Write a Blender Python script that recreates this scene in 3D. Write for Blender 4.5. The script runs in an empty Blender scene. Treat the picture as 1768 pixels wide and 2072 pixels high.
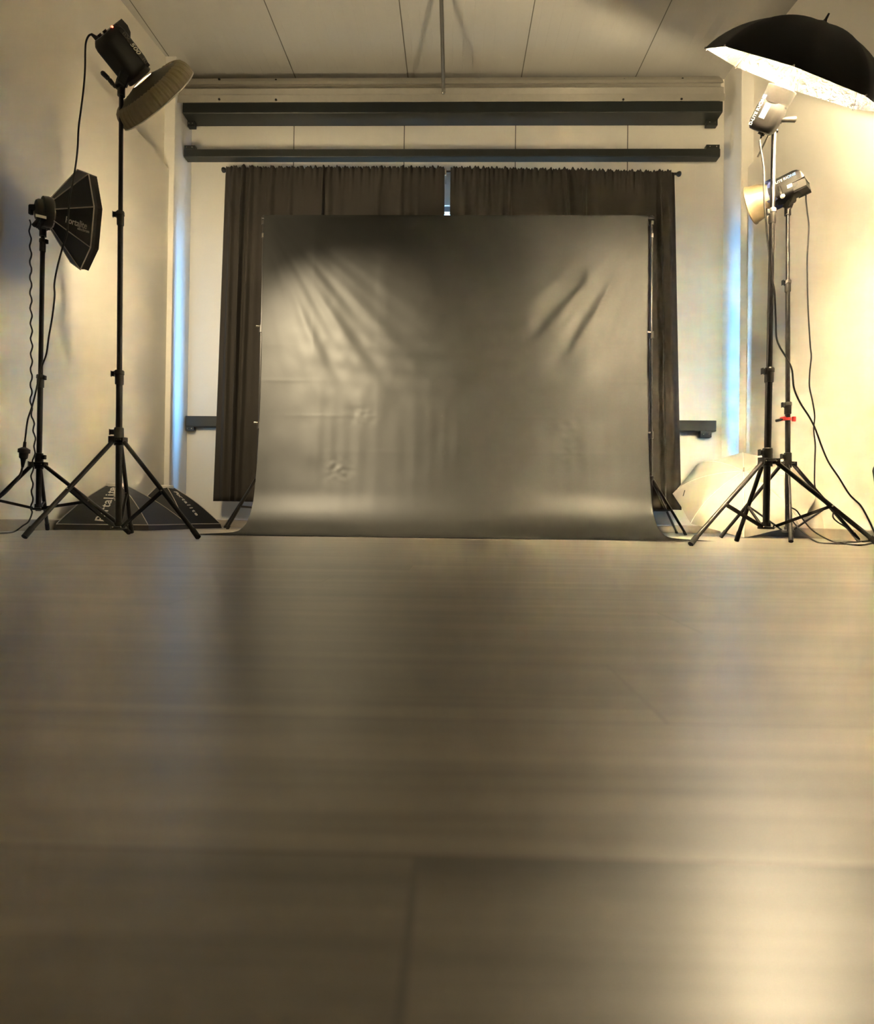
import bpy, bmesh, math, random
from mathutils import Vector, Matrix

random.seed(7)
PI = math.pi
sc = bpy.context.scene
COL = sc.collection

# ------------------------------------------------------------------ camera
FPX = 1300.0
CAM = Vector((0, 0, 0.107))
YAW, PITCH, ROLL = 0.0238, 0.0092, 0.0125
FWD = Vector((-math.sin(YAW) * math.cos(PITCH), math.cos(YAW) * math.cos(PITCH), math.sin(PITCH)))
R0 = Vector((math.cos(YAW), math.sin(YAW), 0))
U0 = R0.cross(FWD)
XA = R0 * math.cos(ROLL) + U0 * math.sin(ROLL)
YA = U0 * math.cos(ROLL) - R0 * math.sin(ROLL)


def ray(px, py):
    return FWD + XA * ((px - 884) / FPX) + YA * ((1036 - py) / FPX)


def P(px, py, d):
    """the point at distance d (world y) seen at a pixel of the photograph"""
    r = ray(px, py)
    return CAM + r * (d / r.y)


def PF(px, py, z=0.0):
    r = ray(px, py)
    return CAM + r * ((z - CAM.z) / r.z)


cam_d = bpy.data.cameras.new('camera')
cam = bpy.data.objects.new('camera', cam_d)
COL.objects.link(cam)
M = Matrix.Identity(4)
for i in range(3):
    M[i][0], M[i][1], M[i][2], M[i][3] = XA[i], YA[i], -FWD[i], CAM[i]
cam.matrix_world = M
cam_d.sensor_width = 36
cam_d.lens = FPX / 2072 * 36
cam_d.clip_start = 0.02
cam_d.dof.use_dof = True
cam_d.dof.focus_distance = 3.6
cam_d.dof.aperture_fstop = 7.5
sc.camera = cam


# ------------------------------------------------------------------ materials
def lin(c):
    c = c / 255.0
    return c / 12.92 if c <= 0.04045 else ((c + 0.055) / 1.055) ** 2.4


def rgb(*c):
    return tuple(lin(v) for v in c) + (1.0,)


def new_mat(name):
    m = bpy.data.materials.new(name)
    m.use_nodes = True
    nt = m.node_tree
    b = nt.nodes['Principled BSDF']
    return m, nt, b


def mat(name, col, rough=0.5, metal=0.0, spec=0.5, var=0.08, vscale=40, bump=0.0, bscale=200, sheen=0.0):
    m, nt, b = new_mat(name)
    tc = nt.nodes.new('ShaderNodeTexCoord')
    nz = nt.nodes.new('ShaderNodeTexNoise')
    nz.inputs['Scale'].default_value = vscale
    nz.inputs['Detail'].default_value = 3
    nt.links.new(tc.outputs['Object'], nz.inputs['Vector'])
    mx = nt.nodes.new('ShaderNodeMix')
    mx.data_type = 'RGBA'
    c = rgb(*col)
    mx.inputs[6].default_value = tuple(v * (1 - var) for v in c[:3]) + (1,)
    mx.inputs[7].default_value = tuple(min(1, v * (1 + var)) for v in c[:3]) + (1,)
    nt.links.new(nz.outputs['Fac'], mx.inputs[0])
    nt.links.new(mx.outputs[2], b.inputs['Base Color'])
    b.inputs['Roughness'].default_value = rough
    b.inputs['Metallic'].default_value = metal
    b.inputs['Specular IOR Level'].default_value = spec
    if sheen:
        b.inputs['Sheen Weight'].default_value = sheen
    if bump:
        n2 = nt.nodes.new('ShaderNodeTexNoise')
        n2.inputs['Scale'].default_value = bscale
        nt.links.new(tc.outputs['Object'], n2.inputs['Vector'])
        bp = nt.nodes.new('ShaderNodeBump')
        bp.inputs['Strength'].default_value = bump
        bp.inputs['Distance'].default_value = 0.01
        nt.links.new(n2.outputs['Fac'], bp.inputs['Height'])
        nt.links.new(bp.outputs['Normal'], b.inputs['Normal'])
    return m


def emit(name, col, strength):
    m, nt, b = new_mat(name)
    b.inputs['Base Color'].default_value = (0.8, 0.8, 0.8, 1)
    b.inputs['Emission Color'].default_value = tuple(col) + (1,)
    b.inputs['Emission Strength'].default_value = strength
    return m


def panel_mat(name, col, rough, x0, pitch, rib, spec=0.5, ribstr=0.25):
    """coated sandwich panel: dark joints every pitch metres along X, fine ribs between them"""
    m, nt, b = new_mat(name)
    geo = nt.nodes.new('ShaderNodeNewGeometry')
    sep = nt.nodes.new('ShaderNodeSeparateXYZ')
    nt.links.new(geo.outputs['Position'], sep.inputs[0])

    def math_(op, a, bb=None):
        n = nt.nodes.new('ShaderNodeMath')
        n.operation = op
        for i, v in enumerate((a, bb)):
            if v is None:
                continue
            if hasattr(v, 'links'):
                nt.links.new(v, n.inputs[i])
            else:
                n.inputs[i].default_value = v
        return n.outputs[0]

    s = math_('SUBTRACT', sep.outputs['X'], x0 - pitch * 50)
    fr = math_('MODULO', s, pitch)
    joint = math_('LESS_THAN', fr, 0.008)
    fr2 = math_('MODULO', s, rib)
    ribm = math_('LESS_THAN', fr2, 0.006)
    nz = nt.nodes.new('ShaderNodeTexNoise')
    nz.inputs['Scale'].default_value = 60
    nz.inputs['Detail'].default_value = 4
    nt.links.new(geo.outputs['Position'], nz.inputs['Vector'])
    mx0 = nt.nodes.new('ShaderNodeMix')
    mx0.data_type = 'RGBA'
    c = rgb(*col)
    mx0.inputs[6].default_value = tuple(v * .97 for v in c[:3]) + (1,)
    mx0.inputs[7].default_value = tuple(v * 1.02 for v in c[:3]) + (1,)
    nt.links.new(nz.outputs['Fac'], mx0.inputs[0])
    mx = nt.nodes.new('ShaderNodeMix')
    mx.data_type = 'RGBA'
    nt.links.new(joint, mx.inputs[0])
    nt.links.new(mx0.outputs[2], mx.inputs[6])
    mx.inputs[7].default_value = rgb(84, 78, 70)
    nt.links.new(mx.outputs[2], b.inputs['Base Color'])
    b.inputs['Roughness'].default_value = rough
    b.inputs['Specular IOR Level'].default_value = spec
    h = math_('MULTIPLY', ribm, 1.0)
    h2 = math_('SUBTRACT', h, math_('MULTIPLY', joint, 2.0))
    bp = nt.nodes.new('ShaderNodeBump')
    bp.inputs['Strength'].default_value = ribstr
    bp.inputs['Distance'].default_value = 0.002
    nt.links.new(h2, bp.inputs['Height'])
    nt.links.new(bp.outputs['Normal'], b.inputs['Normal'])
    return m


def floor_mat():
    m, nt, b = new_mat('grey_oak_laminate')
    L = nt.links.new
    geo = nt.nodes.new('ShaderNodeNewGeometry')
    br = nt.nodes.new('ShaderNodeTexBrick')
    br.offset = 0.0
    br.inputs['Scale'].default_value = 1.0
    br.inputs['Brick Width'].default_value = 1.28
    br.inputs['Row Height'].default_value = 0.138
    br.inputs['Mortar Size'].default_value = 0.0012
    br.inputs['Mortar Smooth'].default_value = 0.3
    br.inputs['Color1'].default_value = (0.35, 0.35, 0.35, 1)
    br.inputs['Color2'].default_value = (0.75, 0.75, 0.75, 1)
    br.inputs['Mortar'].default_value = (0.4, 0.4, 0.4, 1)
    sp0 = nt.nodes.new('ShaderNodeSeparateXYZ')
    L(geo.outputs['Position'], sp0.inputs[0])

    def mt(op, p_, q_=0.0):
        n = nt.nodes.new('ShaderNodeMath')
        n.operation = op
        for i, v in enumerate((p_, q_)):
            if hasattr(v, 'links'):
                L(v, n.inputs[i])
            else:
                n.inputs[i].default_value = v
        return n.outputs[0]
    yy_ = mt('ADD', sp0.outputs['Y'], 0.072)
    row = mt('FLOOR', mt('DIVIDE', yy_, 0.138))
    xx_ = mt('ADD', sp0.outputs['X'], mt('ADD', mt('MULTIPLY', row, 0.5775), -0.5675))
    cb0 = nt.nodes.new('ShaderNodeCombineXYZ')
    L(xx_, cb0.inputs[0])
    L(yy_, cb0.inputs[1])
    L(cb0.outputs[0], br.inputs['Vector'])
    # per-plank shift of the grain
    cmb = nt.nodes.new('ShaderNodeVectorMath')
    cmb.operation = 'MULTIPLY'
    L(br.outputs['Color'], cmb.inputs[0])
    cmb.inputs[1].default_value = (7, 3, 5)
    add = nt.nodes.new('ShaderNodeVectorMath')
    add.operation = 'ADD'
    L(geo.outputs['Position'], add.inputs[0])
    L(cmb.outputs['Vector'], add.inputs[1])

    def grain(sx, sy, scale, det, dist):
        mp = nt.nodes.new('ShaderNodeMapping')
        mp.inputs['Scale'].default_value = (sx, sy, 1)
        L(add.outputs['Vector'], mp.inputs['Vector'])
        nz = nt.nodes.new('ShaderNodeTexNoise')
        nz.inputs['Scale'].default_value = scale
        nz.inputs['Detail'].default_value = det
        nz.inputs['Distortion'].default_value = dist
        L(mp.outputs['Vector'], nz.inputs['Vector'])
        return nz.outputs['Fac']

    g1 = grain(0.8, 16.0, 1.6, 6, 0.6)
    g2 = grain(3.0, 90.0, 2.0, 4, 0.2)
    g3 = grain(0.9, 4.0, 1.2, 2, 0.3)

    def mth(op, a, c):
        n = nt.nodes.new('ShaderNodeMath')
        n.operation = op
        for i, v in enumerate((a, c)):
            if hasattr(v, 'links'):
                L(v, n.inputs[i])
            else:
                n.inputs[i].default_value = v
        return n.outputs[0]
    s = mth('ADD', mth('MULTIPLY', g1, 0.55), mth('ADD', mth('MULTIPLY', g2, 0.15), mth('MULTIPLY', g3, 0.35)))
    bw = nt.nodes.new('ShaderNodeRGBToBW')
    L(br.outputs['Color'], bw.inputs[0])
    s2 = mth('ADD', s, mth('MULTIPLY', mth('SUBTRACT', bw.outputs[0], 0.5), 0.22))
    rp = nt.nodes.new('ShaderNodeValToRGB')
    L(s2, rp.inputs[0])
    e = rp.color_ramp.elements
    e[0].position, e[0].color = 0.33, rgb(*FLOOR_DARK)
    e[1].position, e[1].color = 0.72, rgb(*FLOOR_LIGHT)
    k = e.new(0.52)
    k.color = rgb(*FLOOR_MID)
    mx = nt.nodes.new('ShaderNodeMix')
    mx.data_type = 'RGBA'
    L(br.outputs['Fac'], mx.inputs[0])
    L(rp.outputs['Color'], mx.inputs[6])
    mx.inputs[7].default_value = rgb(86, 78, 68)
    L(mx.outputs[2], b.inputs['Base Color'])
    rr = nt.nodes.new('ShaderNodeMapRange')
    rr.inputs['To Min'].default_value = 0.34
    rr.inputs['To Max'].default_value = 0.44
    L(g1, rr.inputs['Value'])
    L(rr.outputs[0], b.inputs['Roughness'])
    b.inputs['Specular IOR Level'].default_value = 0.85
    b.inputs['Coat Weight'].default_value = 0.4
    b.inputs['Coat Roughness'].default_value = 0.3
    bp = nt.nodes.new('ShaderNodeBump')
    bp.inputs['Strength'].default_value = 0.08
    bp.inputs['Distance'].default_value = 0.002
    hh = mth('SUBTRACT', s, mth('MULTIPLY', br.outputs['Fac'], 0.25))
    L(hh, bp.inputs['Height'])
    L(bp.outputs['Normal'], b.inputs['Normal'])
    return m


FLOOR_DARK, FLOOR_MID, FLOOR_LIGHT = (66, 60, 51), (112, 104, 90), (152, 142, 125)
FLOOR = floor_mat()
WALL = mat('cream_white_plaster', (226, 220, 206), 0.62, var=0.015, vscale=12, bump=0.03, bscale=180)
TRIMW = mat('white_return_paint', (228, 224, 214), 0.5, var=0.01)
BACKW = panel_mat('white_wall_panel', (224, 219, 206), 0.42, -1.478, 1.0, 0.1, ribstr=0.35)
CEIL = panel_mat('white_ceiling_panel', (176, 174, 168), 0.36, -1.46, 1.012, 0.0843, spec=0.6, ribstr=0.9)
BASEB = mat('grey_skirting_board', (150, 140, 126), 0.45, var=0.18, vscale=9)
GALV = mat('galvanised_steel', (182, 178, 168), 0.38, metal=0.55, var=0.06, vscale=25)
BLACKSTEEL = mat('black_painted_steel', (36, 39, 36), 0.45, var=0.12, vscale=20)
HOLE = mat('dark_hole', (12, 11, 10), 0.9)
CHROME = mat('bright_steel', (200, 196, 188), 0.25, metal=1.0, var=0.03)
POLE = mat('black_anodised_tube', (19, 17, 15), 0.34, metal=0.0, spec=0.4, var=0.1)
PLASTIC = mat('black_plastic', (26, 24, 22), 0.45, var=0.1)
GREYPL = mat('charcoal_plastic', (36, 33, 30), 0.42, var=0.08)
GRAPHITE = mat('graphite_housing', (24, 22, 21), 0.5, spec=0.3, var=0.08)
RUBBER = mat('black_rubber', (20, 19, 17), 0.7)
CABLE = mat('black_cable_rubber', (30, 26, 22), 0.45)
NYLON = mat('black_nylon', (27, 26, 23), 0.55, var=0.15, vscale=60, bump=0.15, bscale=500)
NYLON2 = mat('black_nylon_dull', (40, 33, 28), 0.62, var=0.12, vscale=60)
PIPING = mat('white_piping', (196, 186, 172), 0.6)
WHITEPRINT = mat('white_print', (226, 220, 206), 0.6)
DIMPRINT = mat('grey_print', (92, 88, 78), 0.6)
BLUEPRINT = mat('blue_print', (84, 140, 230), 0.55)
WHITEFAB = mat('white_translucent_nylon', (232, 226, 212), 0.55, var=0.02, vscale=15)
SEAMFAB = mat('white_seam', (248, 244, 232), 0.6)
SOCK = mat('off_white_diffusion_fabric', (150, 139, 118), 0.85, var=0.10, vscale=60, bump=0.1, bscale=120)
DISH = mat('olive_grey_dish', (66, 60, 40), 0.5, var=0.06)
SILVERREF = mat('satin_grey_reflector', (118, 104, 82), 0.4, metal=0.2, var=0.03)
REDPL = mat('red_plastic', (226, 52, 44), 0.4)


def silver_mat():
    m, nt, b = new_mat('crinkled_silver_lining')
    tc = nt.nodes.new('ShaderNodeTexCoord')
    nz = nt.nodes.new('ShaderNodeTexNoise')
    nz.inputs['Scale'].default_value = 22
    nz.inputs['Detail'].default_value = 5
    nz.inputs['Distortion'].default_value = 1.2
    nt.links.new(tc.outputs['Object'], nz.inputs['Vector'])
    bp = nt.nodes.new('ShaderNodeBump')
    bp.inputs['Strength'].default_value = 0.38
    bp.inputs['Distance'].default_value = 0.02
    nt.links.new(nz.outputs['Fac'], bp.inputs['Height'])
    nt.links.new(bp.outputs['Normal'], b.inputs['Normal'])
    b.inputs['Base Color'].default_value = rgb(214, 210, 202)
    b.inputs['Metallic'].default_value = 1.0
    b.inputs['Roughness'].default_value = 0.27
    return m


SILVER = silver_mat()
WARM = (1.0, 0.80, 0.50)
W_R1, W_R2, W_L2, W_L1 = 215.0, .3, 11.5, 4.0


def cloth_mat(name, c1, c2, rough, wscale, bump, sheen=0.0, spec=0.4):
    m, nt, b = new_mat(name)
    tc = nt.nodes.new('ShaderNodeTexCoord')
    nz = nt.nodes.new('ShaderNodeTexNoise')
    nz.inputs['Scale'].default_value = 3.0
    nz.inputs['Detail'].default_value = 5
    nt.links.new(tc.outputs['Object'], nz.inputs['Vector'])
    mx = nt.nodes.new('ShaderNodeMix')
    mx.data_type = 'RGBA'
    mx.inputs[6].default_value = rgb(*c1)
    mx.inputs[7].default_value = rgb(*c2)
    nt.links.new(nz.outputs['Fac'], mx.inputs[0])
    nt.links.new(mx.outputs[2], b.inputs['Base Color'])
    b.inputs['Roughness'].default_value = rough
    b.inputs['Specular IOR Level'].default_value = spec
    b.inputs['Sheen Weight'].default_value = sheen
    n2 = nt.nodes.new('ShaderNodeTexNoise')
    n2.inputs['Scale'].default_value = wscale
    n2.inputs['Detail'].default_value = 6
    nt.links.new(tc.outputs['Object'], n2.inputs['Vector'])
    bp = nt.nodes.new('ShaderNodeBump')
    bp.inputs['Strength'].default_value = bump
    bp.inputs['Distance'].default_value = 0.02
    nt.links.new(n2.outputs['Fac'], bp.inputs['Height'])
    nt.links.new(bp.outputs['Normal'], b.inputs['Normal'])
    return m


def backdrop_mat():
    """matt black woven cloth: a little diffuse, a broad satin sheen that does not grow at grazing angles"""
    m, nt, b = new_mat('black_backdrop_cloth')
    nt.nodes.remove(b)
    L = nt.links.new
    tc = nt.nodes.new('ShaderNodeTexCoord')
    nz = nt.nodes.new('ShaderNodeTexNoise')
    nz.inputs['Scale'].default_value = 9
    nz.inputs['Detail'].default_value = 6
    L(tc.outputs['Object'], nz.inputs['Vector'])
    mx = nt.nodes.new('ShaderNodeMix')
    mx.data_type = 'RGBA'
    mx.inputs[6].default_value = rgb(23, 23, 22)
    mx.inputs[7].default_value = rgb(28, 28, 26)
    L(nz.outputs['Fac'], mx.inputs[0])
    bp = nt.nodes.new('ShaderNodeBump')
    bp.inputs['Strength'].default_value = 0.05
    bp.inputs['Distance'].default_value = 0.02
    L(nz.outputs['Fac'], bp.inputs['Height'])
    df = nt.nodes.new('ShaderNodeBsdfDiffuse')
    L(mx.outputs[2], df.inputs['Color'])
    gl = nt.nodes.new('ShaderNodeBsdfGlossy')
    gl.inputs['Color'].default_value = (0.0155, 0.016, 0.0164, 1)
    gl.inputs['Roughness'].default_value = 0.50
    for n in (df, gl):
        L(bp.outputs['Normal'], n.inputs['Normal'])
    ad = nt.nodes.new('ShaderNodeAddShader')
    L(df.outputs[0], ad.inputs[0])
    L(gl.outputs[0], ad.inputs[1])
    L(ad.outputs[0], nt.nodes['Material Output'].inputs['Surface'])
    return m


BACKDROP = backdrop_mat()
CURTAIN = cloth_mat('dark_brown_curtain_cloth', (51, 48, 44), (57, 53, 49), 0.8, 30, 0.10, spec=0.2)


# ------------------------------------------------------------------ mesh helpers
class MB:
    def __init__(self):
        self.bm = bmesh.new()

    def face(self, pts):
        self.bm.faces.new([self.bm.verts.new(p) for p in pts])
        return self

    def box(self, lo, hi, bevel=0.0):
        g = bmesh.ops.create_cube(self.bm, size=1.0)
        lo, hi = Vector(lo), Vector(hi)
        for v in g['verts']:
            v.co = Vector((lo[i] + (v.co[i] + .5) * (hi[i] - lo[i]) for i in range(3)))
        if bevel:
            es = list({e for v in g['verts'] for e in v.link_edges})
            bmesh.ops.bevel(self.bm, geom=es, offset=bevel, segments=2, affect='EDGES', profile=0.5)
        return self

    def obox(self, c, ax, ay, az, sx, sy, sz, bevel=0.0):
        g = bmesh.ops.create_cube(self.bm, size=1.0)
        for v in g['verts']:
            v.co = Vector(c) + ax * (v.co.x * sx) + ay * (v.co.y * sy) + az * (v.co.z * sz)
        if bevel:
            es = list({e for v in g['verts'] for e in v.link_edges})
            bmesh.ops.bevel(self.bm, geom=es, offset=bevel, segments=2, affect='EDGES', profile=0.5)
        return self

    def rings(self, rings, closed=True, cap=True):
        rows = [[self.bm.verts.new(p) for p in r] for r in rings]
        n = len(rows[0])
        for a, b in zip(rows, rows[1:]):
            for i in range(n if closed else n - 1):
                j = (i + 1) % n
                self.bm.faces.new((a[i], a[j], b[j], b[i]))
        if cap and closed:
            self.bm.faces.new(list(reversed(rows[0])))
            self.bm.faces.new(rows[-1])
        return self

    def lathe(self, o, axis, prof, n=32, cap=True):
        """prof: list of (distance along axis, radius)"""
        a = Vector(axis).normalized()
        t = a.orthogonal().normalized()
        s = a.cross(t)
        rs = []
        for (h, r) in prof:
            rs.append([Vector(o) + a * h + (t * math.cos(2 * PI * k / n) + s * math.sin(2 * PI * k / n)) * max(r, 1e-4) for k in range(n)])
        return self.rings(rs, True, cap)

    def cyl(self, p, q, r1, r2=None, n=16):
        p, q = Vector(p), Vector(q)
        return self.lathe(p, q - p, [(0, r1), ((q - p).length, r1 if r2 is None else r2)], n)

    def tube(self, pts, r, n=8):
        pts = [Vector(p) for p in pts]
        t0 = (pts[1] - pts[0]).normalized()
        u = t0.orthogonal().normalized()
        rs = []
        for i, p in enumerate(pts):
            a = pts[max(i - 1, 0)]
            b = pts[min(i + 1, len(pts) - 1)]
            t = (b - a).normalized()
            u = (u - t * u.dot(t)).normalized()
            w = t.cross(u)
            rs.append([p + (u * math.cos(2 * PI * k / n) + w * math.sin(2 * PI * k / n)) * r for k in range(n)])
        return self.rings(rs)

    def sphere(self, c, r, n=12):
        bmesh.ops.create_uvsphere(self.bm, u_segments=n, v_segments=max(6, n // 2), radius=r, matrix=Matrix.Translation(Vector(c)))
        return self

    def build(self, name, material, parent=None, smooth=False, loc=None, **tags):
        bmesh.ops.recalc_face_normals(self.bm, faces=self.bm.faces[:])
        return link(name, self.bm, material, parent, smooth, loc, **tags)


def root_loc(o):
    while o.parent:
        o = o.parent
    return o.location


def link(name, bm, material, parent=None, smooth=False, loc=None, **tags):
    if parent is not None:
        off = root_loc(parent)
    elif loc is not None:
        off = Vector(loc)
    else:
        xs = [v.co for v in bm.verts]
        off = Vector((sum(v.x for v in xs) / len(xs), sum(v.y for v in xs) / len(xs), min(v.z for v in xs)))
    bmesh.ops.translate(bm, verts=bm.verts[:], vec=-Vector(off))
    me = bpy.data.meshes.new(name)
    bm.to_mesh(me)
    bm.free()
    me.materials.append(material)
    if smooth:
        for p in me.polygons:
            p.use_smooth = True
        try:
            me.set_sharp_from_angle(angle=math.radians(38))
        except Exception:
            pass
    o = bpy.data.objects.new(name, me)
    COL.objects.link(o)
    if parent is not None:
        o.parent = parent
    else:
        o.location = off
    for k, v in tags.items():
        o[k] = v
    return o


def thing(name, label, category, loc, group=None):
    o = bpy.data.objects.new(name, None)
    o.empty_display_size = 0.1
    COL.objects.link(o)
    o.location = Vector(loc)
    o['label'] = label
    o['category'] = category
    if group:
        o['group'] = group
    return o


def catmull(pts, k=8):
    pts = [Vector(p) for p in pts]
    q = [pts[0]] + pts + [pts[-1]]
    out = []
    for i in range(1, len(q) - 2):
        a, b, c, d = q[i - 1], q[i], q[i + 1], q[i + 2]
        for j in range(k):
            t = j / k
            out.append(0.5 * ((2 * b) + (c - a) * t + (2 * a - 5 * b + 4 * c - d) * t * t + (3 * b - a - 3 * c + d) * t ** 3))
    out.append(pts[-1])
    return out


def lettering(name, s, origin, xd, yd, size, material, parent, shear=0.0, align='LEFT', stretch=1.0):
    cu = bpy.data.curves.new('text', 'FONT')
    cu.body = s
    cu.size = size
    cu.extrude = 0.0006
    cu.shear = shear
    cu.align_x = align
    cu.align_y = 'CENTER'
    cu.offset = size * 0.012
    to = bpy.data.objects.new('text', cu)
    COL.objects.link(to)
    dg = bpy.context.evaluated_depsgraph_get()
    me = bpy.data.meshes.new_from_object(to.evaluated_get(dg))
    bpy.data.objects.remove(to)
    bpy.data.curves.remove(cu)
    bm = bmesh.new()
    bm.from_mesh(me)
    bpy.data.meshes.remove(me)
    xd = Vector(xd).normalized()
    yd = Vector(yd)
    yd = (yd - xd * yd.dot(xd)).normalized()
    zd = xd.cross(yd)
    for v in bm.verts:
        c = v.co.copy()
        v.co = Vector(origin) + xd * (c.x * stretch) + yd * c.y + zd * c.z
    return link(name, bm, material, parent)


def struct(o):
    o['kind'] = 'structure'
    return o


# ------------------------------------------------------------------ the room
DB = 5.75            # back wall
DC = 5.40            # where the side walls end and the recess begins
YF = -3.0            # wall behind the camera


def ceil_z(y):
    return 4.05 - 0.083 * (DB - y)


def xl(y):
    return -2.45 - 0.06 * (DC - y)


def xr(y):
    return 2.43 + 0.05 * (DC - y)


struct(MB().box((-3.6, YF - .2, -0.12), (3.6, 6.1, 0)).build('floor', FLOOR, loc=(0, 0, 0)))

b = MB()
lo = [(-3.6, YF - .2), (3.6, YF - .2), (3.6, 6.1), (-3.6, 6.1)]
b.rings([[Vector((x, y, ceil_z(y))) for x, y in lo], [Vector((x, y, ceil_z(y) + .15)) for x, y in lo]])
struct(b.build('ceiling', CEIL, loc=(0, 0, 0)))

# back wall with the window opening
WX0, WX1, WZ0, WZ1 = -1.62, 1.55, 1.02, 2.92
b = MB()
b.box((-2.9, DB, 0), (WX0, DB + .12, 4.2))
b.box((WX1, DB, 0), (2.9, DB + .12, 4.2))
b.box((WX0, DB, 0), (WX1, DB + .12, WZ0))
b.box((WX0, DB, WZ1), (WX1, DB + .12, 4.2))
struct(b.build('wall_back', BACKW, loc=(0, DB, 0)))


def side_wall(name, fx, sgn, z0, z1):
    """lower lining stands 3 cm proud of the upper wall and ends in a ledge"""
    b = MB()
    rings = []
    for y in (YF, DC):
        x = fx(y)
        t = (y - DC) / (YF - DC)
        zl = z0 + (z1 - z0) * min(1.0, t * 4.6)
        rings.append((y, x, zl))
    ys = [YF, 3.6, 4.2, 4.8, DC]
    rr = []
    for y in ys:
        x = fx(y)
        zl = z0 + (z1 - z0) * min(1.0, max(0, (DC - y) / 1.6))
        rr.append([Vector((x, y, 0)), Vector((x, y, zl)), Vector((x + sgn * .02, y, zl + .004)), Vector((x + sgn * .045, y, zl + .02)), Vector((x + sgn * .045, y, 4.3)),
                   Vector((x + sgn * .25, y, 4.3)), Vector((x + sgn * .25, y, 0))])
    b.rings(rr)
    return struct(b.build(name, WALL, loc=(fx(3), 3, 0)))


side_wall('wall_left', xl, -1, 3.05, 3.17)
side_wall('wall_right', xr, 1, 3.06, 3.22)
struct(MB().box((-3.6, YF - .15, 0), (3.6, YF, 4.3)).build('wall_front', WALL, loc=(0, YF, 0)))
# recess returns beside the back wall
struct(MB().box((-2.72, DC - .004, 0), (-2.405, DB, 4.15), 0.006).build('trim_1', TRIMW, loc=(-2.5, DC, 0)))
struct(MB().box((2.375, DC - .004, 0), (2.72, DB, 4.15), 0.006).build('trim_2', TRIMW, loc=(2.5, DC, 0)))

# baseboards
BH = 0.068


def board(name, pts):
    b = MB()
    rr = []
    for (x, y, nx, ny) in pts:
        rr.append([Vector((x, y, 0)), Vector((x + nx * .012, y + ny * .012, 0)), Vector((x + nx * .012, y + ny * .012, BH - .006)),
                   Vector((x + nx * .006, y + ny * .006, BH)), Vector((x, y, BH))])
    b.rings(rr)
    return struct(b.build(name, BASEB, loc=(pts[0][0], pts[0][1], 0)))


board('baseboard_left', [(xl(YF), YF, 1, 0), (xl(DC), DC, 1, 0)])
board('baseboard_right', [(xr(YF), YF, -1, 0), (xr(DC), DC, -1, 0)])
board('baseboard_back', [(-2.40, DB, 0, -1), (2.37, DB, 0, -1)])

# window
FRAME = mat('grey_window_frame', (120, 122, 124), 0.4)
m, nt, bs = new_mat('window_glass')
nt.nodes.remove(bs)
tr = nt.nodes.new('ShaderNodeBsdfTransparent')
tr.inputs[0].default_value = (0.93, 0.96, 0.97, 1)
gl = nt.nodes.new('ShaderNodeBsdfGlossy')
gl.inputs['Roughness'].default_value = 0.02
mxs = nt.nodes.new('ShaderNodeMixShader')
mxs.inputs[0].default_value = 0.06
nt.links.new(tr.outputs[0], mxs.inputs[1])
nt.links.new(gl.outputs[0], mxs.inputs[2])
nt.links.new(mxs.outputs[0], nt.nodes['Material Output'].inputs['Surface'])
GLASS = m
win = bpy.data.objects.new('window_1', None)
COL.objects.link(win)
win.location = ((WX0 + WX1) / 2, DB + .06, WZ0)
win['kind'] = 'structure'
b = MB()
fw = .045
b.box((WX0, DB + .03, WZ0), (WX1, DB + .09, WZ0 + fw))
b.box((WX0, DB + .03, WZ1 - fw), (WX1, DB + .09, WZ1))
b.box((WX0, DB + .03, WZ0), (WX0 + fw, DB + .09, WZ1))
b.box((WX1 - fw, DB + .03, WZ0), (WX1, DB + .09, WZ1))
for x in (WX0 + 1.08, WX1 - 1.08):
    b.box((x - .025, DB + .03, WZ0), (x + .025, DB + .09, WZ1))
b.build('window_frame', FRAME, win)
MB().box((WX0 + .02, DB + .058, WZ0 + .02), (WX1 - .02, DB + .062, WZ1 - .02)).build('window_glass', GLASS, win)

# galvanised eaves profile under the roof panels
def extrude_x(b, prof, x0, x1):
    b.rings([[Vector((x, y, z)) for (y, z) in prof] for x in (x0, x1)])
    return b


D1 = 5.46


def zz(py, d):
    return P(900, py, d).z


pts = [(157, 5.56), (163, D1 + .02), (169, D1), (171, D1 + .06), (177, D1 + .06), (178, D1 - .005), (192, D1 - .005), (195, D1 + .03), (198, D1 - .015), (206, D1 - .03)]
prof = [(d, zz(py, d)) for py, d in pts]
prof = prof + [(D1 - .02, prof[-1][1] + .07), (DB, prof[-1][1] + .07), (DB, prof[0][1])]
gp = thing('eaves_profile', 'long galvanised steel eaves profile across the top of the back wall', 'metal profile', (0, D1, prof[0][1] - .2))
xa, xb = P(352, 180, D1).x, P(1464, 180, D1).x
extrude_x(MB(), prof, max(xa, -2.404), min(xb, 2.374)).build('profile_rail', GALV, gp)
for (px, py, d) in [(443, 160, 5.52), (558, 161.5, 5.52), (1263, 161, 5.52), (1381, 159, 5.52), (443, 200.5, 5.44), (558, 201.5, 5.44), (1261, 201, 5.44), (1379, 200, 5.44)]:
    c = P(px, py, d - .012)
    MB().cyl(c, c + Vector((0, .02, 0)), .0095, n=10).build('screw', HOLE, gp)
c = P(919, 185, D1 - .004)
MB().box((c.x - .007, c.y, c.z - .017), (c.x + .007, c.y + .02, c.z + .017), .003).build('slot', HOLE, gp)

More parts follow.
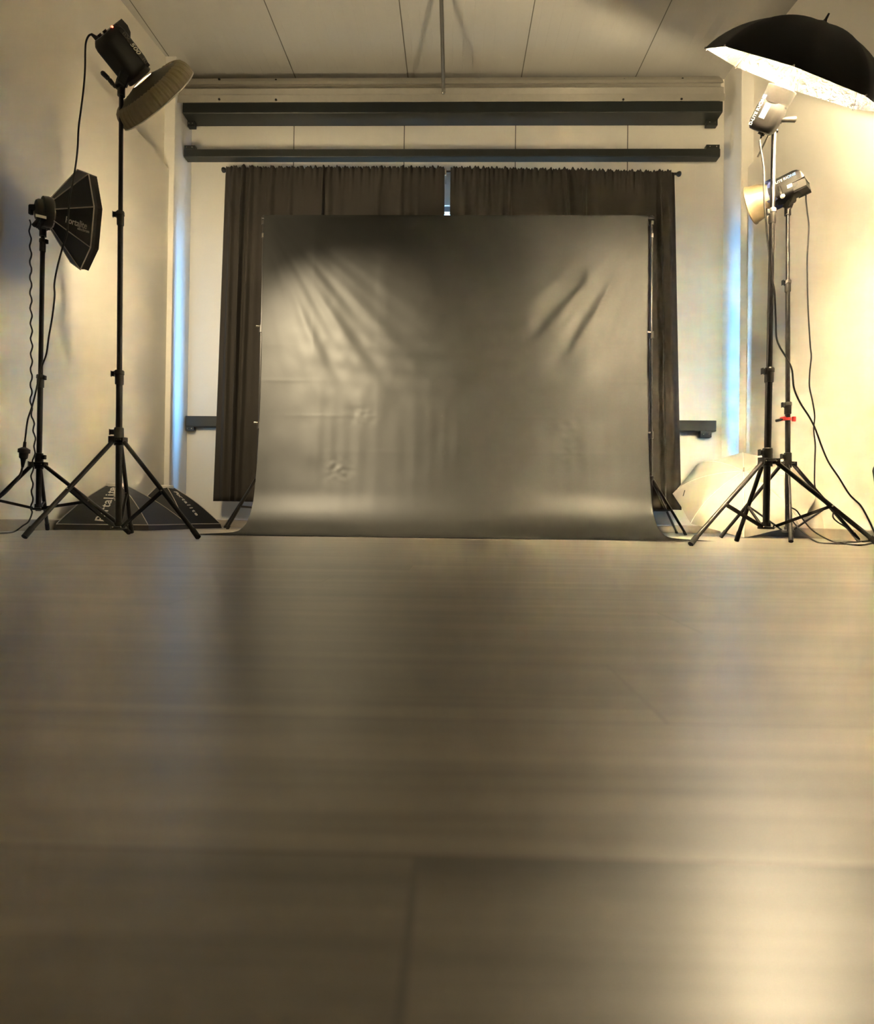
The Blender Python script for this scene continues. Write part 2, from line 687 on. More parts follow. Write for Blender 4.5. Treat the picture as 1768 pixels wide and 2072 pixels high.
# conduit under the ceiling
b = MB()
p0, p1 = P(891.5, -60, 4.44), P(897, 178, 5.405)
PIPE = mat('zinc_conduit', (128, 124, 116), 0.35, metal=0.6)
b.tube([Vector((p0.x, YF + .05, ceil_z(YF) - .045)), Vector((p0.x, 3.0, ceil_z(3.0) - .045)), p0, p0.lerp(p1, .5), p0.lerp(p1, .95), p1, p1 + Vector((0, .012, -.03))], .0155, 12)
cp = b.build('conduit_pipe', PIPE, smooth=True)
cp['label'] = 'thin grey metal conduit pipe running under the ceiling to the eaves profile'
cp['category'] = 'pipe'
MB().sphere(p1 + Vector((0, .012, -.03)), .0165, 12).build('end_cap', CHROME, cp, smooth=True)


# black steel beams
def beam(label, px0, px1, py0, py1, d, back, brackets, end=.012):
    z1, z0 = P(900, py0, d).z, P(900, py1, d).z
    pm = (py0 + py1) / 2
    x0, x1 = P(px0, pm, d).x, P(px1, pm, d).x
    x0, x1 = max(x0, -2.395), min(x1, 2.365)
    t = thing('support_beam', label, 'beam', ((x0 + x1) / 2, d, z0), 'black steel beams on the back wall')
    pr = [(d, z1 - .004), (d, z0 + .006), (d + .006, z0), (d + back, z0), (d + back, z1), (d + .004, z1)]
    b = MB()
    extrude_x(b, pr, x0, x1)
    b.build('beam_bar', BLACKSTEEL, t)
    for (a0, a1, up, ht, dd) in brackets:
        xa, xb = P(a0, pm, dd).x, P(a1, pm, dd).x
        xa, xb = max(xa, x0), min(xb, x1)
        za, zb = (z1, z1 + ht) if up else (z0 - ht, z0)
        br = MB().box((xa, dd, za - .002), (xb, dd + .05, zb + .002), .003).build('mounting_bracket', BLACKSTEEL, t)
        for s_ in (.25, .75):
            MB().sphere((xa + (xb - xa) * s_, dd - .001, (za + zb) / 2), .007, 8).build('bolt', CHROME, br)
    return t


beam('thick black steel beam directly under the galvanised eaves profile', 366, 1462, 206, 228, 5.52, .185,
     [(370, 394, False, .05, 5.62), (1430, 1456, False, .05, 5.62)])
beam('slim black steel beam just above the dark curtains', 368, 1457, 301, 317, 5.56, .085,
     [(370, 394, True, .034, 5.562), (1429, 1456, True, .034, 5.562)])
beam('low black steel beam at sill height running behind the dark curtains', 364, 1449, 846, 868, 5.685, .062,
     [(369, 392, False, .034, 5.688), (1417, 1440, False, .05, 5.688)])

# ------------------------------------------------------------------ curtains
DCU = 5.60
rodz_l, rodz_r = P(455, 344, DCU), P(1371, 352, DCU)
rt = thing('curtain_rod', 'thin black curtain rod with end knobs carrying the two dark curtains', 'curtain rod', (0, DCU, rodz_r.z - .03))
MB().cyl(rodz_l, rodz_r, .011, n=12).build('rod', PLASTIC, rt, smooth=True)
for c, s in ((rodz_l, -1), (rodz_r, 1)):
    MB().lathe(c, Vector((s, 0, 0)), [(-.01, .013), (.0, .02), (.012, .024), (.024, .02), (.03, .008)], 14).build('finial', PLASTIC, rt, smooth=True)
for px in (905, 486, 1352):
    c = rodz_l.lerp(rodz_r, (px - 455) / 916.0)
    b = MB()
    b.box((c.x - .008, DCU - .014, c.z - .035), (c.x + .008, DCU + .0, c.z + .018), .002)
    b.box((c.x - .006, DCU, c.z - .03), (c.x + .006, DB - .002, c.z - .016))
    b.build('rod_bracket', CHROME if px == 905 else PLASTIC, rt)


def curtain(label, tl, tr_, bl, br_, seed, gathers):
    rnd = random.Random(seed)
    n, mrow = 460, 70
    ph = [rnd.uniform(0, 2 * PI) for _ in range(12)]
    bm = bmesh.new()
    folds = [(rnd.random(), rnd.uniform(.008, .02), rnd.uniform(.008, .022)) for _ in range(9)] + gathers
    rows = []
    for j in range(mrow + 1):
        t = (j / mrow) ** 1.3            # dense at the head
        row = []
        for i in range(n + 1):
            u = i / n
            a = tl.lerp(tr_, u)
            c = bl.lerp(br_, u)
            p = a.lerp(c, t)
            # tight gathering near the rod, wide folds below
            g = math.exp(-t * 40)
            dy = g * .012 * (math.sin(u * 190 + ph[0]) + .6 * math.sin(u * 311 + ph[1] + 3 * math.sin(u * 9)))
            dy += (1 - g) * .0022 * (math.sin(u * 31 + ph[2] + 1.6 * math.sin(u * 7 + ph[3])) + .7 * math.sin(u * 67 + ph[4] + 2 * math.sin(u * 5)))
            for (fu, fwid, fa) in folds:
                drift = fu + .012 * math.sin(fu * 40) * t
                dy -= fa * math.exp(-((u - drift) / fwid) ** 2) * (.35 + .65 * min(1, t * 9)) * (1 - .35 * t)
            dz = 0
            if j == 0:
                dz = .008 * math.sin(u * 230 + ph[5]) * math.sin(u * 83 + ph[6]) + .006 * math.sin(u * 520)
            row.append(bm.verts.new((p.x + .004 * math.sin(u * 60 + t * 3) * t, p.y + dy, p.z + dz)))
        rows.append(row)
    # header pocket above the rod comes slightly forward
    for j in range(mrow):
        for i in range(n):
            bm.faces.new((rows[j][i], rows[j][i + 1], rows[j + 1][i + 1], rows[j + 1][i]))
    o = link('curtain', bm, CURTAIN, None, True, (tl.lerp(tr_, .5).x, DCU, bl.z))
    o['label'] = label
    o['category'] = 'curtain'
    o['group'] = 'dark curtains on the back wall'
    md = o.modifiers.new('thickness', 'SOLIDIFY')
    md.thickness = .003
    return o


DK = DCU - .035
curtain('dark brown curtain panel hanging left of the gap over the window', P(457, 338, DK), P(899.5, 338, DK), P(431, 1014, DK), P(896.5, 1022, DK), 3,
        [(.035, .012, .05), (.085, .006, .07), (.12, .012, .05), (.21, .012, .03), (.45, .004, .05), (.70, .01, .02)])
curtain('dark brown curtain panel hanging right of the gap over the window', P(911.5, 338, DK), P(1364, 347, DK), P(899.5, 1022, DK), P(1378, 1032, DK), 8,
        [(.52, .007, .06), (.60, .008, .05), (.57, .02, .03), (.93, .007, .06), (.965, .015, .04), (.17, .006, .03), (.27, .006, .03)])

# ------------------------------------------------------------------ backdrop
DBD = 4.5
top_l, top_r = P(536, 441.5, DBD), P(1309, 443, DBD)
ztop = (top_l.z + top_r.z) / 2


def backdrop():
    import mathutils
    rnd = random.Random(5)
    nu, nv = 260, 340
    # centre-line of the sweep: (depth, z) from the bar to the front edge
    path = [(DBD - .022, ztop), (DBD - .024, ztop - .2)]
    dd_, z_ = DBD - .030, 1.6
    path.append((dd_, z_))
    for zn, dx in ((1.2, .026), (.8, .052), (.5, .060), (.3, .058), (.2, .043), (.12, .056), (.06, .074), (.022, .108), (.007, .10), (.004, .08)):
        dd_ -= dx
        path.append((dd_, zn))
    path += [(DBD - .86, .0035), (DBD - 1.0, .0035), (DBD - 1.16, .0035)]
    pc = catmull([(0, d, z) for d, z in path], 16)
    L = [0]
    for a, c in zip(pc, pc[1:]):
        L.append(L[-1] + (c - a).length)
    tot = L[-1]

    def at(s):
        s *= tot
        for k in range(1, len(L)):
            if L[k] >= s:
                f = (s - L[k - 1]) / max(1e-9, L[k] - L[k - 1])
                p = pc[k - 1].lerp(pc[k], f)
                t = (pc[k] - pc[k - 1]).normalized()
                return p, t
        return pc[-1], (pc[-1] - pc[-2]).normalized()
    xl_, xr_ = top_l.x, top_r.x
    W = xr_ - xl_
    bm = bmesh.new()
    rows = []
    for j in range(nv + 1):
        s = j / nv
        p, t = at(s)
        nrm = Vector((0, -t.z, t.y))
        if nrm.y > 0 or nrm.z < 0:
            nrm = -nrm
        low = max(0.0, min(1.0, (p.z - .02) / .5))
        row = []
        for i in range(nu + 1):
            u = i / nu
            x = xl_ + W * u
            hgt = p.z
            dn = 0.0
            # drape folds fanning down and in from both upper corners
            for side in (0, 1):
                cx = xl_ + .05 if side == 0 else xr_ - .05
                dx = (x - cx) if side == 0 else (cx - x)
                dz = ztop + .22 - hgt
                if dx > -.2 and dz > 0:
                    rr = math.hypot(dx, dz)
                    th = math.atan2(dz, max(dx, 1e-3) + .18)
                    w = math.exp(-((th - 1.0) / .34) ** 2) * math.exp(-((rr - 1.15) / .5) ** 2)
                    amp = .0034 if side == 0 else .0044
                    dn += amp * w * (math.sin(th * 34 + 2.1 * side + 1.5 * math.sin(rr * 3)) + .45 * math.sin(th * 71 + 1.3))
            # shallow swags in the middle
            cxm = (x - (xl_ + W * .5)) / (W * .5)
            sw = math.exp(-(cxm / .55) ** 2) * math.exp(-((hgt - 1.25) / .28) ** 2)
            dn += .002 * sw * math.sin((hgt - .20 * cxm * cxm) * 46)
            # storage creases: fold grid
            for fx in (.135, .305, .50, .69, .845):
                dn += (.0042 if fx in (.135, .845) else .0016) * math.exp(-abs(u - fx) / .022) * low * (.6 + .4 * math.sin(hgt * 9 + fx * 20))
                dn += .0010 * math.exp(-((u - fx - .02) / .02) ** 2) * low
            for fz in (1.30, 1.05, .80, .55):
                dn += .0006 * math.exp(-((hgt - fz) / .012) ** 2) * (.5 + .5 * math.sin(u * 13 + fz * 7))
            q = Vector((x * 1.3, hgt * 1.3, 1.7))
            dn += .007 * low * mathutils.noise.noise(q * 1.3)
            dn += .002 * low * mathutils.noise.noise(q * 4.5)
            # small crush marks
            for (u0, z0, am) in ((.27, .80, .0013), (.21, .43, .0016), (.80, .72, .0013), (.80, .55, .0010)):
                ex, ez = x - (xl_ + W * u0), hgt - z0
                r2 = math.hypot(ex, ez * 1.4)
                if r2 < .3:
                    dn += am * math.exp(-(r2 / .10) ** 2) * mathutils.noise.noise(Vector((ex * 22 + 7 * u0, ez * 30, z0 * 9))) * 1.8
            # vertical ripples low down
            dn += .0006 * math.exp(-((hgt - .55) / .3) ** 2) * math.sin(x * 58 + 2 * math.sin(x * 7))
            dn += .0008 * low * max(0, mathutils.noise.noise(Vector((x * 9, hgt * 7, 4)))) * 2
            flat = max(0.0, min(1.0, (p.z - .0036) / .05))
            xm = (xl_ + xr_) / 2
            nar = 1 - .022 * (1 - min(1, max(0, hgt - .2) / 1.3)) + .05 * max(0, (s - .80) / .2)
            xx = xm + (x - xm) * nar
            pp = Vector((xx, p.y, p.z)) + nrm * dn * flat
            if s > .9:
                k = (s - .9) / .1
                pp.y += .05 * k * (abs(u - .5) * 2) ** 3 + .02 * k * math.sin(u * 5)
            row.append(bm.verts.new(pp))
        rows.append(row)
    # over the bar, to the back
    back = []
    for k, (dy, dz) in enumerate([(.0, .014), (.02, .02), (.04, .012), (.045, -.05)]):
        back.append([bm.verts.new((xl_ + W * i / nu, DBD - .022 + dy, ztop + dz)) for i in range(nu + 1)])
    rows = list(reversed(back)) + rows
    for j in range(len(rows) - 1):
        for i in range(nu):
            bm.faces.new((rows[j][i], rows[j + 1][i], rows[j + 1][i + 1], rows[j][i + 1]))
    o = link('backdrop_cloth', bm, BACKDROP, None, True, (0, DBD - .5, 0))
    o['label'] = 'wrinkled black photo backdrop cloth hung from a stand and swept onto the floor'
    o['category'] = 'backdrop'
    return o


backdrop()

bs_t = thing('backdrop_stand', 'black two-pole stand with crossbar holding up the black backdrop cloth', 'backdrop stand', (0, DBD, 0))
pl_top, pr_top = P(534, 447, DBD + .01), P(1318, 447, DBD + .01)
MB().cyl(Vector((pl_top.x - .01, DBD + .0, ztop)), Vector((pr_top.x + .015, DBD + .0, ztop)), .014, n=12).build('crossbar', POLE, bs_t, smooth=True)
pl_bot, pr_bot = P(521.5, 1030, DBD + .03), P(1316, 1035, DBD + .03)
pl_col, pr_col = P(523, 963, DBD + .03), P(1315.5, 966, DBD + .03)


def bd_side(top, col, bot, clamps, tips, brace_to):
    ax = (top - bot).normalized()
    zc = [top] + [bot + ax * ((z - bot.z) / ax.z) for z in clamps] + [bot]
    rs = [.0085, .0105, .0125]
    for k in range(3):
        MB().cyl(zc[k], zc[k + 1], rs[k], n=12).build('pole_section', POLE, bs_t, smooth=True)
    b = MB()
    b.cyl(top - ax * .03, top + ax * .025, .016, n=12)
    b.sphere(top + ax * .02, .018, 10)
    b.build('crossbar_holder', PLASTIC, bs_t, smooth=True)
    MB().cyl(top - ax * .12, top - ax * .09, .0125, n=12).build('collar', CHROME, bs_t, smooth=True)
    for k in (1, 2):
        cl = MB().cyl(zc[k] - ax * .03, zc[k] + ax * .02, .017, n=12).build('clamp', PLASTIC, bs_t, smooth=True)
        s = -1 if top.x < 0 else 1
        b = MB()
        b.cyl(zc[k] + Vector((-.01, -.012, .01)), zc[k] + Vector((-.035, -.02, .01)), .008, n=10)
        b.build('clamp_knob', CHROME, cl, smooth=True)
    MB().lathe(col - ax * .02, ax, [(0, .022), (.028, .026), (.03, .016), (.06, .016)], 14).build('leg_collar', PLASTIC, bs_t, smooth=True)
    hub = MB().lathe(bot - ax * .005, ax, [(0, .02), (.025, .02)], 14).build('brace_collar', PLASTIC, bs_t, smooth=True)
    for tp in tips:
        tp = Vector(tp)
        d = (tp - col).normalized()
        s0 = col + Vector((d.x, d.y, 0)).normalized() * .018
        lg = MB().cyl(s0, tp + Vector((0, 0, .008)), .0095, n=10).build('leg', POLE, bs_t, smooth=True)
        MB().cyl(tp + Vector((0, 0, .006)) - d * .035, tp + Vector((0, 0, .004)), .0115, n=10).build('rubber_foot', RUBBER, lg, smooth=True)
        mid = s0.lerp(tp, .55)
        MB().cyl(bot + Vector((0, 0, .008)), mid, .0065, n=8).build('brace', POLE, bs_t, smooth=True)


bd_side(pl_top, pl_col, pl_bot, [P(525, 858, DBD).z, P(527, 663, DBD).z][::-1],
        [PF(455, 1068), PF(460, 1071), Vector((-.98, 4.78, 0))], None)
bd_side(pr_top, pr_col, pr_bot, [P(1317, 878, DBD).z, P(1317, 675, DBD).z][::-1],
        [PF(1387, 1083), PF(1369, 1079.5), Vector((1.0, 4.76, 0))], None)


# ------------------------------------------------------------------ light stands
def light_stand(label, bot, top, zcol, zhub, tips, clamps, radii, rleg=.0105, knob_side=-1, group='black tripod light stands'):
    """bot/top: ends of the column; clamps: heights of the joints from the top down"""
    bot, top = Vector(bot), Vector(top)
    ax = (top - bot).normalized()

    def on(z):
        return bot + ax * ((z - bot.z) / ax.z)
    t = thing('light_stand', label, 'light stand', (bot.x, bot.y, 0), group)
    zs = [top.z] + clamps + [bot.z]
    for k in range(len(zs) - 1):
        MB().cyl(on(zs[k]), on(zs[k + 1]), radii[k], n=16).build('column_section', POLE, t, smooth=True)
    for k, z in enumerate(clamps):
        r = radii[k + 1]
        c = on(z)
        cl = MB().lathe(c - ax * .052, ax, [(0, r * 1.22), (.004, r * 1.32), (.048, r * 1.32), (.05, r * 1.5), (.066, r * 1.5), (.07, r * 1.3)], 18).build('clamp', GREYPL, t, smooth=True)
        kd = Vector((knob_side, -.25, 0)).normalized()
        kb = MB()
        kb.cyl(c + kd * r, c + kd * (r * 1.2 + .012), .006, n=10)
        kb.obox(c + kd * (r * 1.2 + .012), kd, Vector((0, 0, 1)), kd.cross(Vector((0, 0, 1))), .016, .024, .014, .003)
        kb.build('clamp_knob', PLASTIC, cl)
    r = radii[-1]
    c = on(zcol)
    col = MB().lathe(c - ax * .03, ax, [(0, r * 1.5), (.022, r * 1.5), (.024, r * 2.6), (.034, r * 2.6), (.036, r * 1.5), (.045, r * 1.5), (.085, r * 1.45), (.088, r * 1.25)], 24).build('leg_collar', PLASTIC, t, smooth=True)
    kd = Vector((knob_side, -.2, 0)).normalized()
    MB().obox(c + ax * .035 + kd * (r * 1.5 + .010), kd, Vector((0, 0, 1)), kd.cross(Vector((0, 0, 1))), .022, .024, .016, .003).build('collar_knob', PLASTIC, col)
    h = on(zhub)
    hub = MB().lathe(h - ax * .012, ax, [(0, r * 1.3), (.002, r * 2.4), (.012, r * 2.4), (.014, r * 1.4), (.034, r * 1.35)], 24).build('brace_collar', PLASTIC, t, smooth=True)
    for tp in tips:
        tp = Vector(tp)
        hd = Vector((tp.x - c.x, tp.y - c.y, 0)).normalized()
        s0 = c + hd * (r * 2.2) + Vector((0, 0, -.006))
        d = (tp - s0).normalized()
        e = tp + Vector((0, 0, .010))
        lg = MB().cyl(s0, e, rleg, n=12).build('leg', POLE, t, smooth=True)
        MB().cyl(e - d * .05, e - d * .0 + Vector((0, 0, -.002)), rleg * 1.18, n=12).build('rubber_foot', RUBBER, lg, smooth=True)
        b = MB()
        b.obox(s0 + hd * .004, hd, Vector((0, 0, 1)), hd.cross(Vector((0, 0, 1))), .034, .026, .028, .003)
        lug = b.build('pivot_lug', PLASTIC, t)
        sd = hd.cross(Vector((0, 0, 1)))
        for s in (-1, 1):
            MB().sphere(s0 + hd * .004 + sd * (.0145 * s), .0045, 8).build('rivet', CHROME, lug, smooth=True)
        mid = s0.lerp(e, .55)
        h0 = h + hd * (r * 2.1)
        brc = MB()
        up = Vector((0, 0, 1))
        dd = (mid - h0)
        y = dd.normalized()
        xx = y.cross(up).normalized()
        brc.obox((h0 + mid) / 2, xx, y, xx.cross(y), .012, dd.length, .010, .002)
        bo = brc.build('brace', POLE, t)
        for q in (mid, h0):
            MB().sphere(q - Vector((0, rleg * 1.05, 0)) + Vector((0, 0, .0)), .005, 8).build('rivet', CHROME, bo, smooth=True)
    return t


# positions read from the photograph's floor line and the known stand geometry
DL1, DL2, DR1, DR2 = 3.125, 3.50, 3.12, 3.80
l1b, l1t = P(239.5, 1068, DL1), P(245.5, 176, DL1)
light_stand('tall black tripod light stand carrying the dish light at left', l1b, l1t, P(242, 889, DL1).z, P(241, 1066, DL1).z,
            [PF(49, 1090.5), PF(401, 1091), PF(266, 1080.5)], [P(243, 435, DL1).z, P(243, 757, DL1).z], [.0105, .0125, .0150])
l2b, l2t = P(77.5, 1034, DL2), P(87, 462, DL2)
light_stand('shorter black tripod light stand carrying the octagonal softbox by the left wall', l2b, l2t, P(80, 938, DL2).z, P(79, 1028, DL2).z,
            [Vector((P(262, 1079, 3.32).x, 3.32, 0)), Vector((xl(3.28) + .045, 3.28, 0)), Vector((xl(3.9) + .05, 3.9, 0))],
            [P(84, 490, DL2).z, P(83, 765, DL2).z], [.0105, .0120, .0140], knob_side=1)
r1b, r1t = P(1549.5, 1066, DR1), P(1566, 249, DR1)
light_stand('tall black tripod light stand carrying the black umbrella light at right', r1b, r1t, P(1550, 931, DR1).z, P(1550, 1066, DR1).z,
            [PF(1397, 1105), PF(1779, 1107), PF(1490, 1097)], [P(1560, 430, DR1).z, P(1553, 752, DR1).z], [.0110, .0130, .0155])
r2b, r2t = P(1593.5, 1074, DR2), P(1593.5, 420, DR2)
light_stand('black tripod light stand with a red clip, carrying the small reflector light', r2b, r2t, P(1594, 936, DR2).z, P(1594, 1073, DR2).z,
            [PF(1600, 1098.5), Vector((P(1458, 1087, 4.1).x, 4.1, 0)), Vector((min(P(1736, 1092, 3.9).x, xr(3.9) - .02), 3.9, 0))],
            [P(1593, 573, DR2).z, P(1593, 820, DR2).z], [.0105, .0125, .0145], knob_side=-1)

# red spring clip on the column of the reflector light's stand
c = P(1593.5, 848, DR2)
cl = thing('spring_clip', 'small red spring clip on the column of the reflector light stand', 'clip', c - Vector((0, 0, .02)))
MB().cyl(c + Vector((0, 0, -.008)), c + Vector((0, 0, .008)), .019, n=14).build('clip_ring', REDPL, cl)
MB().obox(c + Vector((-.03, -.006, .001)), Vector((1, 0, .25)).normalized(), Vector((0, 1, 0)), Vector((-.25, 0, 1)).normalized(), .032, .012, .022, .002).build('clip_jaw', REDPL, cl)
MB().obox(c + Vector((.032, -.006, .0)), Vector((1, 0, 0)), Vector((0, 1, 0)), Vector((0, 0, 1)), .02, .012, .028, .002).build('clip_jaw', REDPL, cl)
MB().cyl(c + Vector((-.035, -.006, -.003)), c + Vector((-.072, -.008, -.012)), .008, n=10).build('handle_tip', PLASTIC, cl, smooth=True)


# ------------------------------------------------------------------ studio lights
def frame_of(a, o):
    a = Vector(a).normalized()
    up = (Vector((0, 0, 1)) - a * a.z).normalized()
    sd = a.cross(up).normalized()
    if sd.dot(CAM - Vector(o)) < 0:
        sd = -sd
    return a, up, sd


def rrect(c, u, s, h, w, n=6, k=.28):
    """rounded rectangle ring around c"""
    pts = []
    r = min(h, w) * k
    for (sx, sy, a0) in ((1, 1, 0), (-1, 1, 90), (-1, -1, 180), (1, -1, 270)):
        for i in range(n):
            a = math.radians(a0 + 90 * i / (n - 1))
            pts.append(c + s * (sx * (w / 2 - r) + r * math.cos(a)) + u * (sy * (h / 2 - r) + r * math.sin(a)))
    return pts


def head_body(t, o, a, up, sd, L, h, w, material, ringr, handle=True):
    """o: centre of the front ring; the body reaches back by L"""
    st = [(-L, .80), (-L + .012, .94), (-L + .03, 1.0), (-.05, 1.0), (-.03, .96), (-.018, .9)]
    MB().rings([rrect(o + a * x, up, sd, h * k, w * k) for x, k in st]).build('housing', material, t, smooth=True)
    MB().lathe(o, a, [(-.03, ringr * .9), (-.022, ringr * 1.02), (.0, ringr * 1.02), (.004, ringr * .9)], 28).build('front_ring', PLASTIC, t, smooth=True)
    rp = MB().rings([rrect(o - a * (L + x), up, sd, h * k, w * k) for x, k in ((-.004, .78), (.004, .76))]).build('control_panel', GREYPL, t, smooth=True)
    for k in range(2):
        q = o - a * (L + .002) + sd * (w * (.18 if k else -.18)) + up * (-h * .1)
        MB().cyl(q, q - a * .012, .011, n=12).build('dial', PLASTIC, rp, smooth=True)
    return rp


def bracket(t, top, o, a, up, sd, L, h, lever, at=.55):
    """tilt bracket from the spigot of the stand to the underside of the housing"""
    piv = o - a * (L * at) - up * (h * .5)
    b = MB()
    b.cyl(top + Vector((0, 0, -.045)), top + Vector((0, 0, .012)), .018, n=14)
    b.build('spigot_socket', PLASTIC, t, smooth=True)
    q = top + Vector((0, 0, .01))
    dv = piv + up * .02 - q
    y = dv.normalized()
    xx = sd
    zz_ = y.cross(xx).normalized()
    xx = zz_.cross(y).normalized()
    MB().obox(q + dv * .5, xx, y, zz_, .034, dv.length + .03, .046, .006).build('tilt_bracket', PLASTIC, t)
    MB().cyl(q + dv * .45 + xx * .024, q + dv * .45 - xx * .024, .025, n=16).build('pivot_disc', PLASTIC, t, smooth=True)
    if lever:
        pts = catmull(lever, 5)
        n = len(pts)
        lv = MB()
        rs = []
        for i, p in enumerate(pts):
            tt = (pts[min(i + 1, n - 1)] - pts[max(i - 1, 0)]).normalized()
            uu = tt.orthogonal().normalized()
            ww = tt.cross(uu)
            r = .0085 + .004 * (i / (n - 1)) - (.004 if i == n - 1 else 0)
            rs.append([p + (uu * math.cos(k * PI / 5) + ww * math.sin(k * PI / 5)) * r for k in range(10)])
        lv.rings(rs).build('tilt_lever', PLASTIC, t, smooth=True)


# --- left front: big head with a sock-covered beauty dish
a, up, sd = frame_of((.457, .719, -.523), P(283, 158, 3.12))
o1 = P(283, 157, 3.12)
L, h, w = .205, .150, .125
h1 = thing('studio_light', 'large black studio flash head marked 500 on the tall left stand', 'studio light', l1t, 'studio flash heads')
rp = head_body(h1, o1, a, up, sd, L, h, w, NYLON, .066)
# raised hand grip over the rear
b = MB()
g = [(-L - .002, .30 * h), (-L - .002, .62 * h), (-L + .03, .66 * h), (-L + .055, .58 * h), (-L + .07, .42 * h)]
b.rings([[o1 + a * x + up * z + sd * s for x, z in g] for s in (-w * .42, w * .42)])
b.build('hand_grip', NYLON, h1)
side_o = o1 + sd * (w / 2 + .0012)
# plate with the power rating
b = MB()
b.obox(side_o - a * (L * .48) + up * (h * .22), a, up, sd, L * .84, .024, .0015)
pl = b.build('rating_plate', GREYPL, h1)
lettering('lettering', 'BX', side_o + sd * .0014 - a * (L * .83) + up * (h * .22), a, up, .030, DIMPRINT, pl)
lettering('lettering', '500', side_o + sd * .0014 - a * (L * .60) + up * (h * .22), a, up, .034, WHITEPRINT, pl, shear=.25)
lettering('lettering', 'Ri', side_o + sd * .0014 - a * (L * .25) + up * (h * .22), a, up, .030, DIMPRINT, pl)
LED = emit('red_status_led', (1.0, .10, .05), 1.2)
q = o1 - a * (L + .003) + sd * (w * .20) + up * (h * .12)
MB().sphere(q + sd * .02, .0062, 10).build('status_light', LED, h1, smooth=True)
bracket(h1, l1t, o1, a, up, sd, L, h, [P(241, 172, 3.08), P(232, 174, 3.05), P(222, 162, 3.04), P(206, 146, 3.03)], at=.25)
plug = P(203, 84, 3.0)
MB().lathe(plug, (P(186, 70, 3.0) - plug), [(-.012, .016), (.012, .015), (.03, .010), (.055, .006)], 12).build('power_plug', RUBBER, h1, smooth=True)

o1 = o1 + Vector((.012, 0, -.012))
dish = thing('beauty_dish', 'round beauty dish with a gathered off-white diffusion sock on the large head', 'light modifier', o1)
b = MB()
b.lathe(o1, a, [(.0, .058), (.006, .075), (.012, .10), (.032, .192), (.034, .190), (.014, .095), (.008, .06)], 48, cap=False)
b.build('dish_shell', DISH, dish, smooth=True)
# sock: gathered band with pleats, then the taut front
rs = []
n = 480
t1 = a.orthogonal().normalized()
s1 = a.cross(t1)
prf = [(.026, .180), (.027, .192), (.036, .206), (.052, .217), (.072, .224), (.092, .226), (.104, .222)]
rn = random.Random(2)
phs = [rn.uniform(0, 6.28) for _ in range(6)]
for k, (x, r) in enumerate(prf):
    f = (.75, 1, 1, .9, .7, .4, .12)[k]
    ring = []
    for i in range(n):
        th = 2 * PI * i / n
        dr = f * .0036 * (math.sin(th * 46 + phs[0] + 2 * math.sin(th * 3)) + .7 * math.sin(th * 77 + phs[1]) * (1 + .6 * math.sin(th * 5 + phs[2])))
        ring.append(o1 + a * (x + .4 * dr) + (t1 * math.cos(th) + s1 * math.sin(th)) * (r + dr))
    rs.append(ring)
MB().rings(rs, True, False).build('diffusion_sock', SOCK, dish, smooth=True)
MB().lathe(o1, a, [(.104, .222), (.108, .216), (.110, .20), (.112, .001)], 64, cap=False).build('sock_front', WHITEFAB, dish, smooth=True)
MB().lathe(o1, a, [(.101, .2255), (.104, .227), (.107, .2255), (.104, .222), (.101, .2255)], 64, cap=False).build('sock_rim', SEAMFAB, dish, smooth=True)
GLOW = emit('warm_modelling_glow', WARM, W_L1 / (PI * .012))
MB().lathe(o1, a, [(.0045, .0595), (.0085, .063)], 40, cap=False).build('painted_light_leak', SEAMFAB, dish, smooth=True)  # white ring painted in for lamp light leaking at the dish neck

# the sock glows forward: its front is the lamp
ld = bpy.data.lights.new('dish_front', 'AREA')
ld.shape = 'DISK'
ld.size = .34
ld.spread = math.radians(72)
ld.energy = 21.0
ld.color = WARM
lo_ = bpy.data.objects.new('dish_front', ld)
COL.objects.link(lo_)
lo_.location = o1 + a * .132
lo_.rotation_euler = (Vector((-.42, 4.4, .60)) - o1).to_track_quat('-Z', 'Y').to_euler()

# --- left rear: compact head with an octagonal softbox
o2 = P(103, 431, 3.47)
a, up, sd = frame_of((.70, .705, .06), o2)
h2 = thing('studio_light', 'compact black studio flash head behind the octagonal softbox', 'studio light', l2t, 'studio flash heads')
b = MB()
L2 = .076
b.lathe(o2, a, [(-L2, .030), (-L2 + .004, .050), (-L2 + .014, .058), (-.045, .060), (-.03, .056), (-.01, .055)], 24)
b.build('housing', PLASTIC, h2, smooth=True)
MB().lathe(o2, a, [(-.045, .060), (-.04, .078), (-.015, .082), (.0, .080), (.002, .06)], 28).build('front_ring', GREYPL, h2, smooth=True)
bracket(h2, l2t, o2, a, up, sd, L2, .11, [P(76, 446, 3.4), P(72, 452, 3.38), P(68, 457, 3.37)], at=.55)
MB().obox(P(83, 438, 3.36), a, up, sd, .05, .014, .003).build('name_label', WHITEPRINT, h2)
q = P(75, 420, 3.42)
b = MB()
b.obox(P(69, 420, 3.42), Vector((1, 0, 0)), Vector((0, 1, 0)), Vector((0, 0, 1)), .045, .025, .028, .004)
b.obox(P(62.5, 425, 3.42), Vector((1, 0, 0)), Vector((0, 1, 0)), Vector((0, 0, 1)), .018, .022, .05, .004)
b.build('power_plug', RUBBER, h2)

ob = thing('octagonal_softbox', 'black octagonal softbox with white piping lit beside the left wall', 'softbox', o2, 'black softboxes')
R, DEP, LIP, r0 = .272, .140, .042, .076
t1 = (sd * math.cos(-.07) + up * math.sin(-.07)).normalized()
s1 = a.cross(t1)


def oct_ring(x, r, off=0.0):
    return [o2 + a * x + (t1 * math.cos(PI / 4 * k) + s1 * math.sin(PI / 4 * k)) * r for k in range(8)]


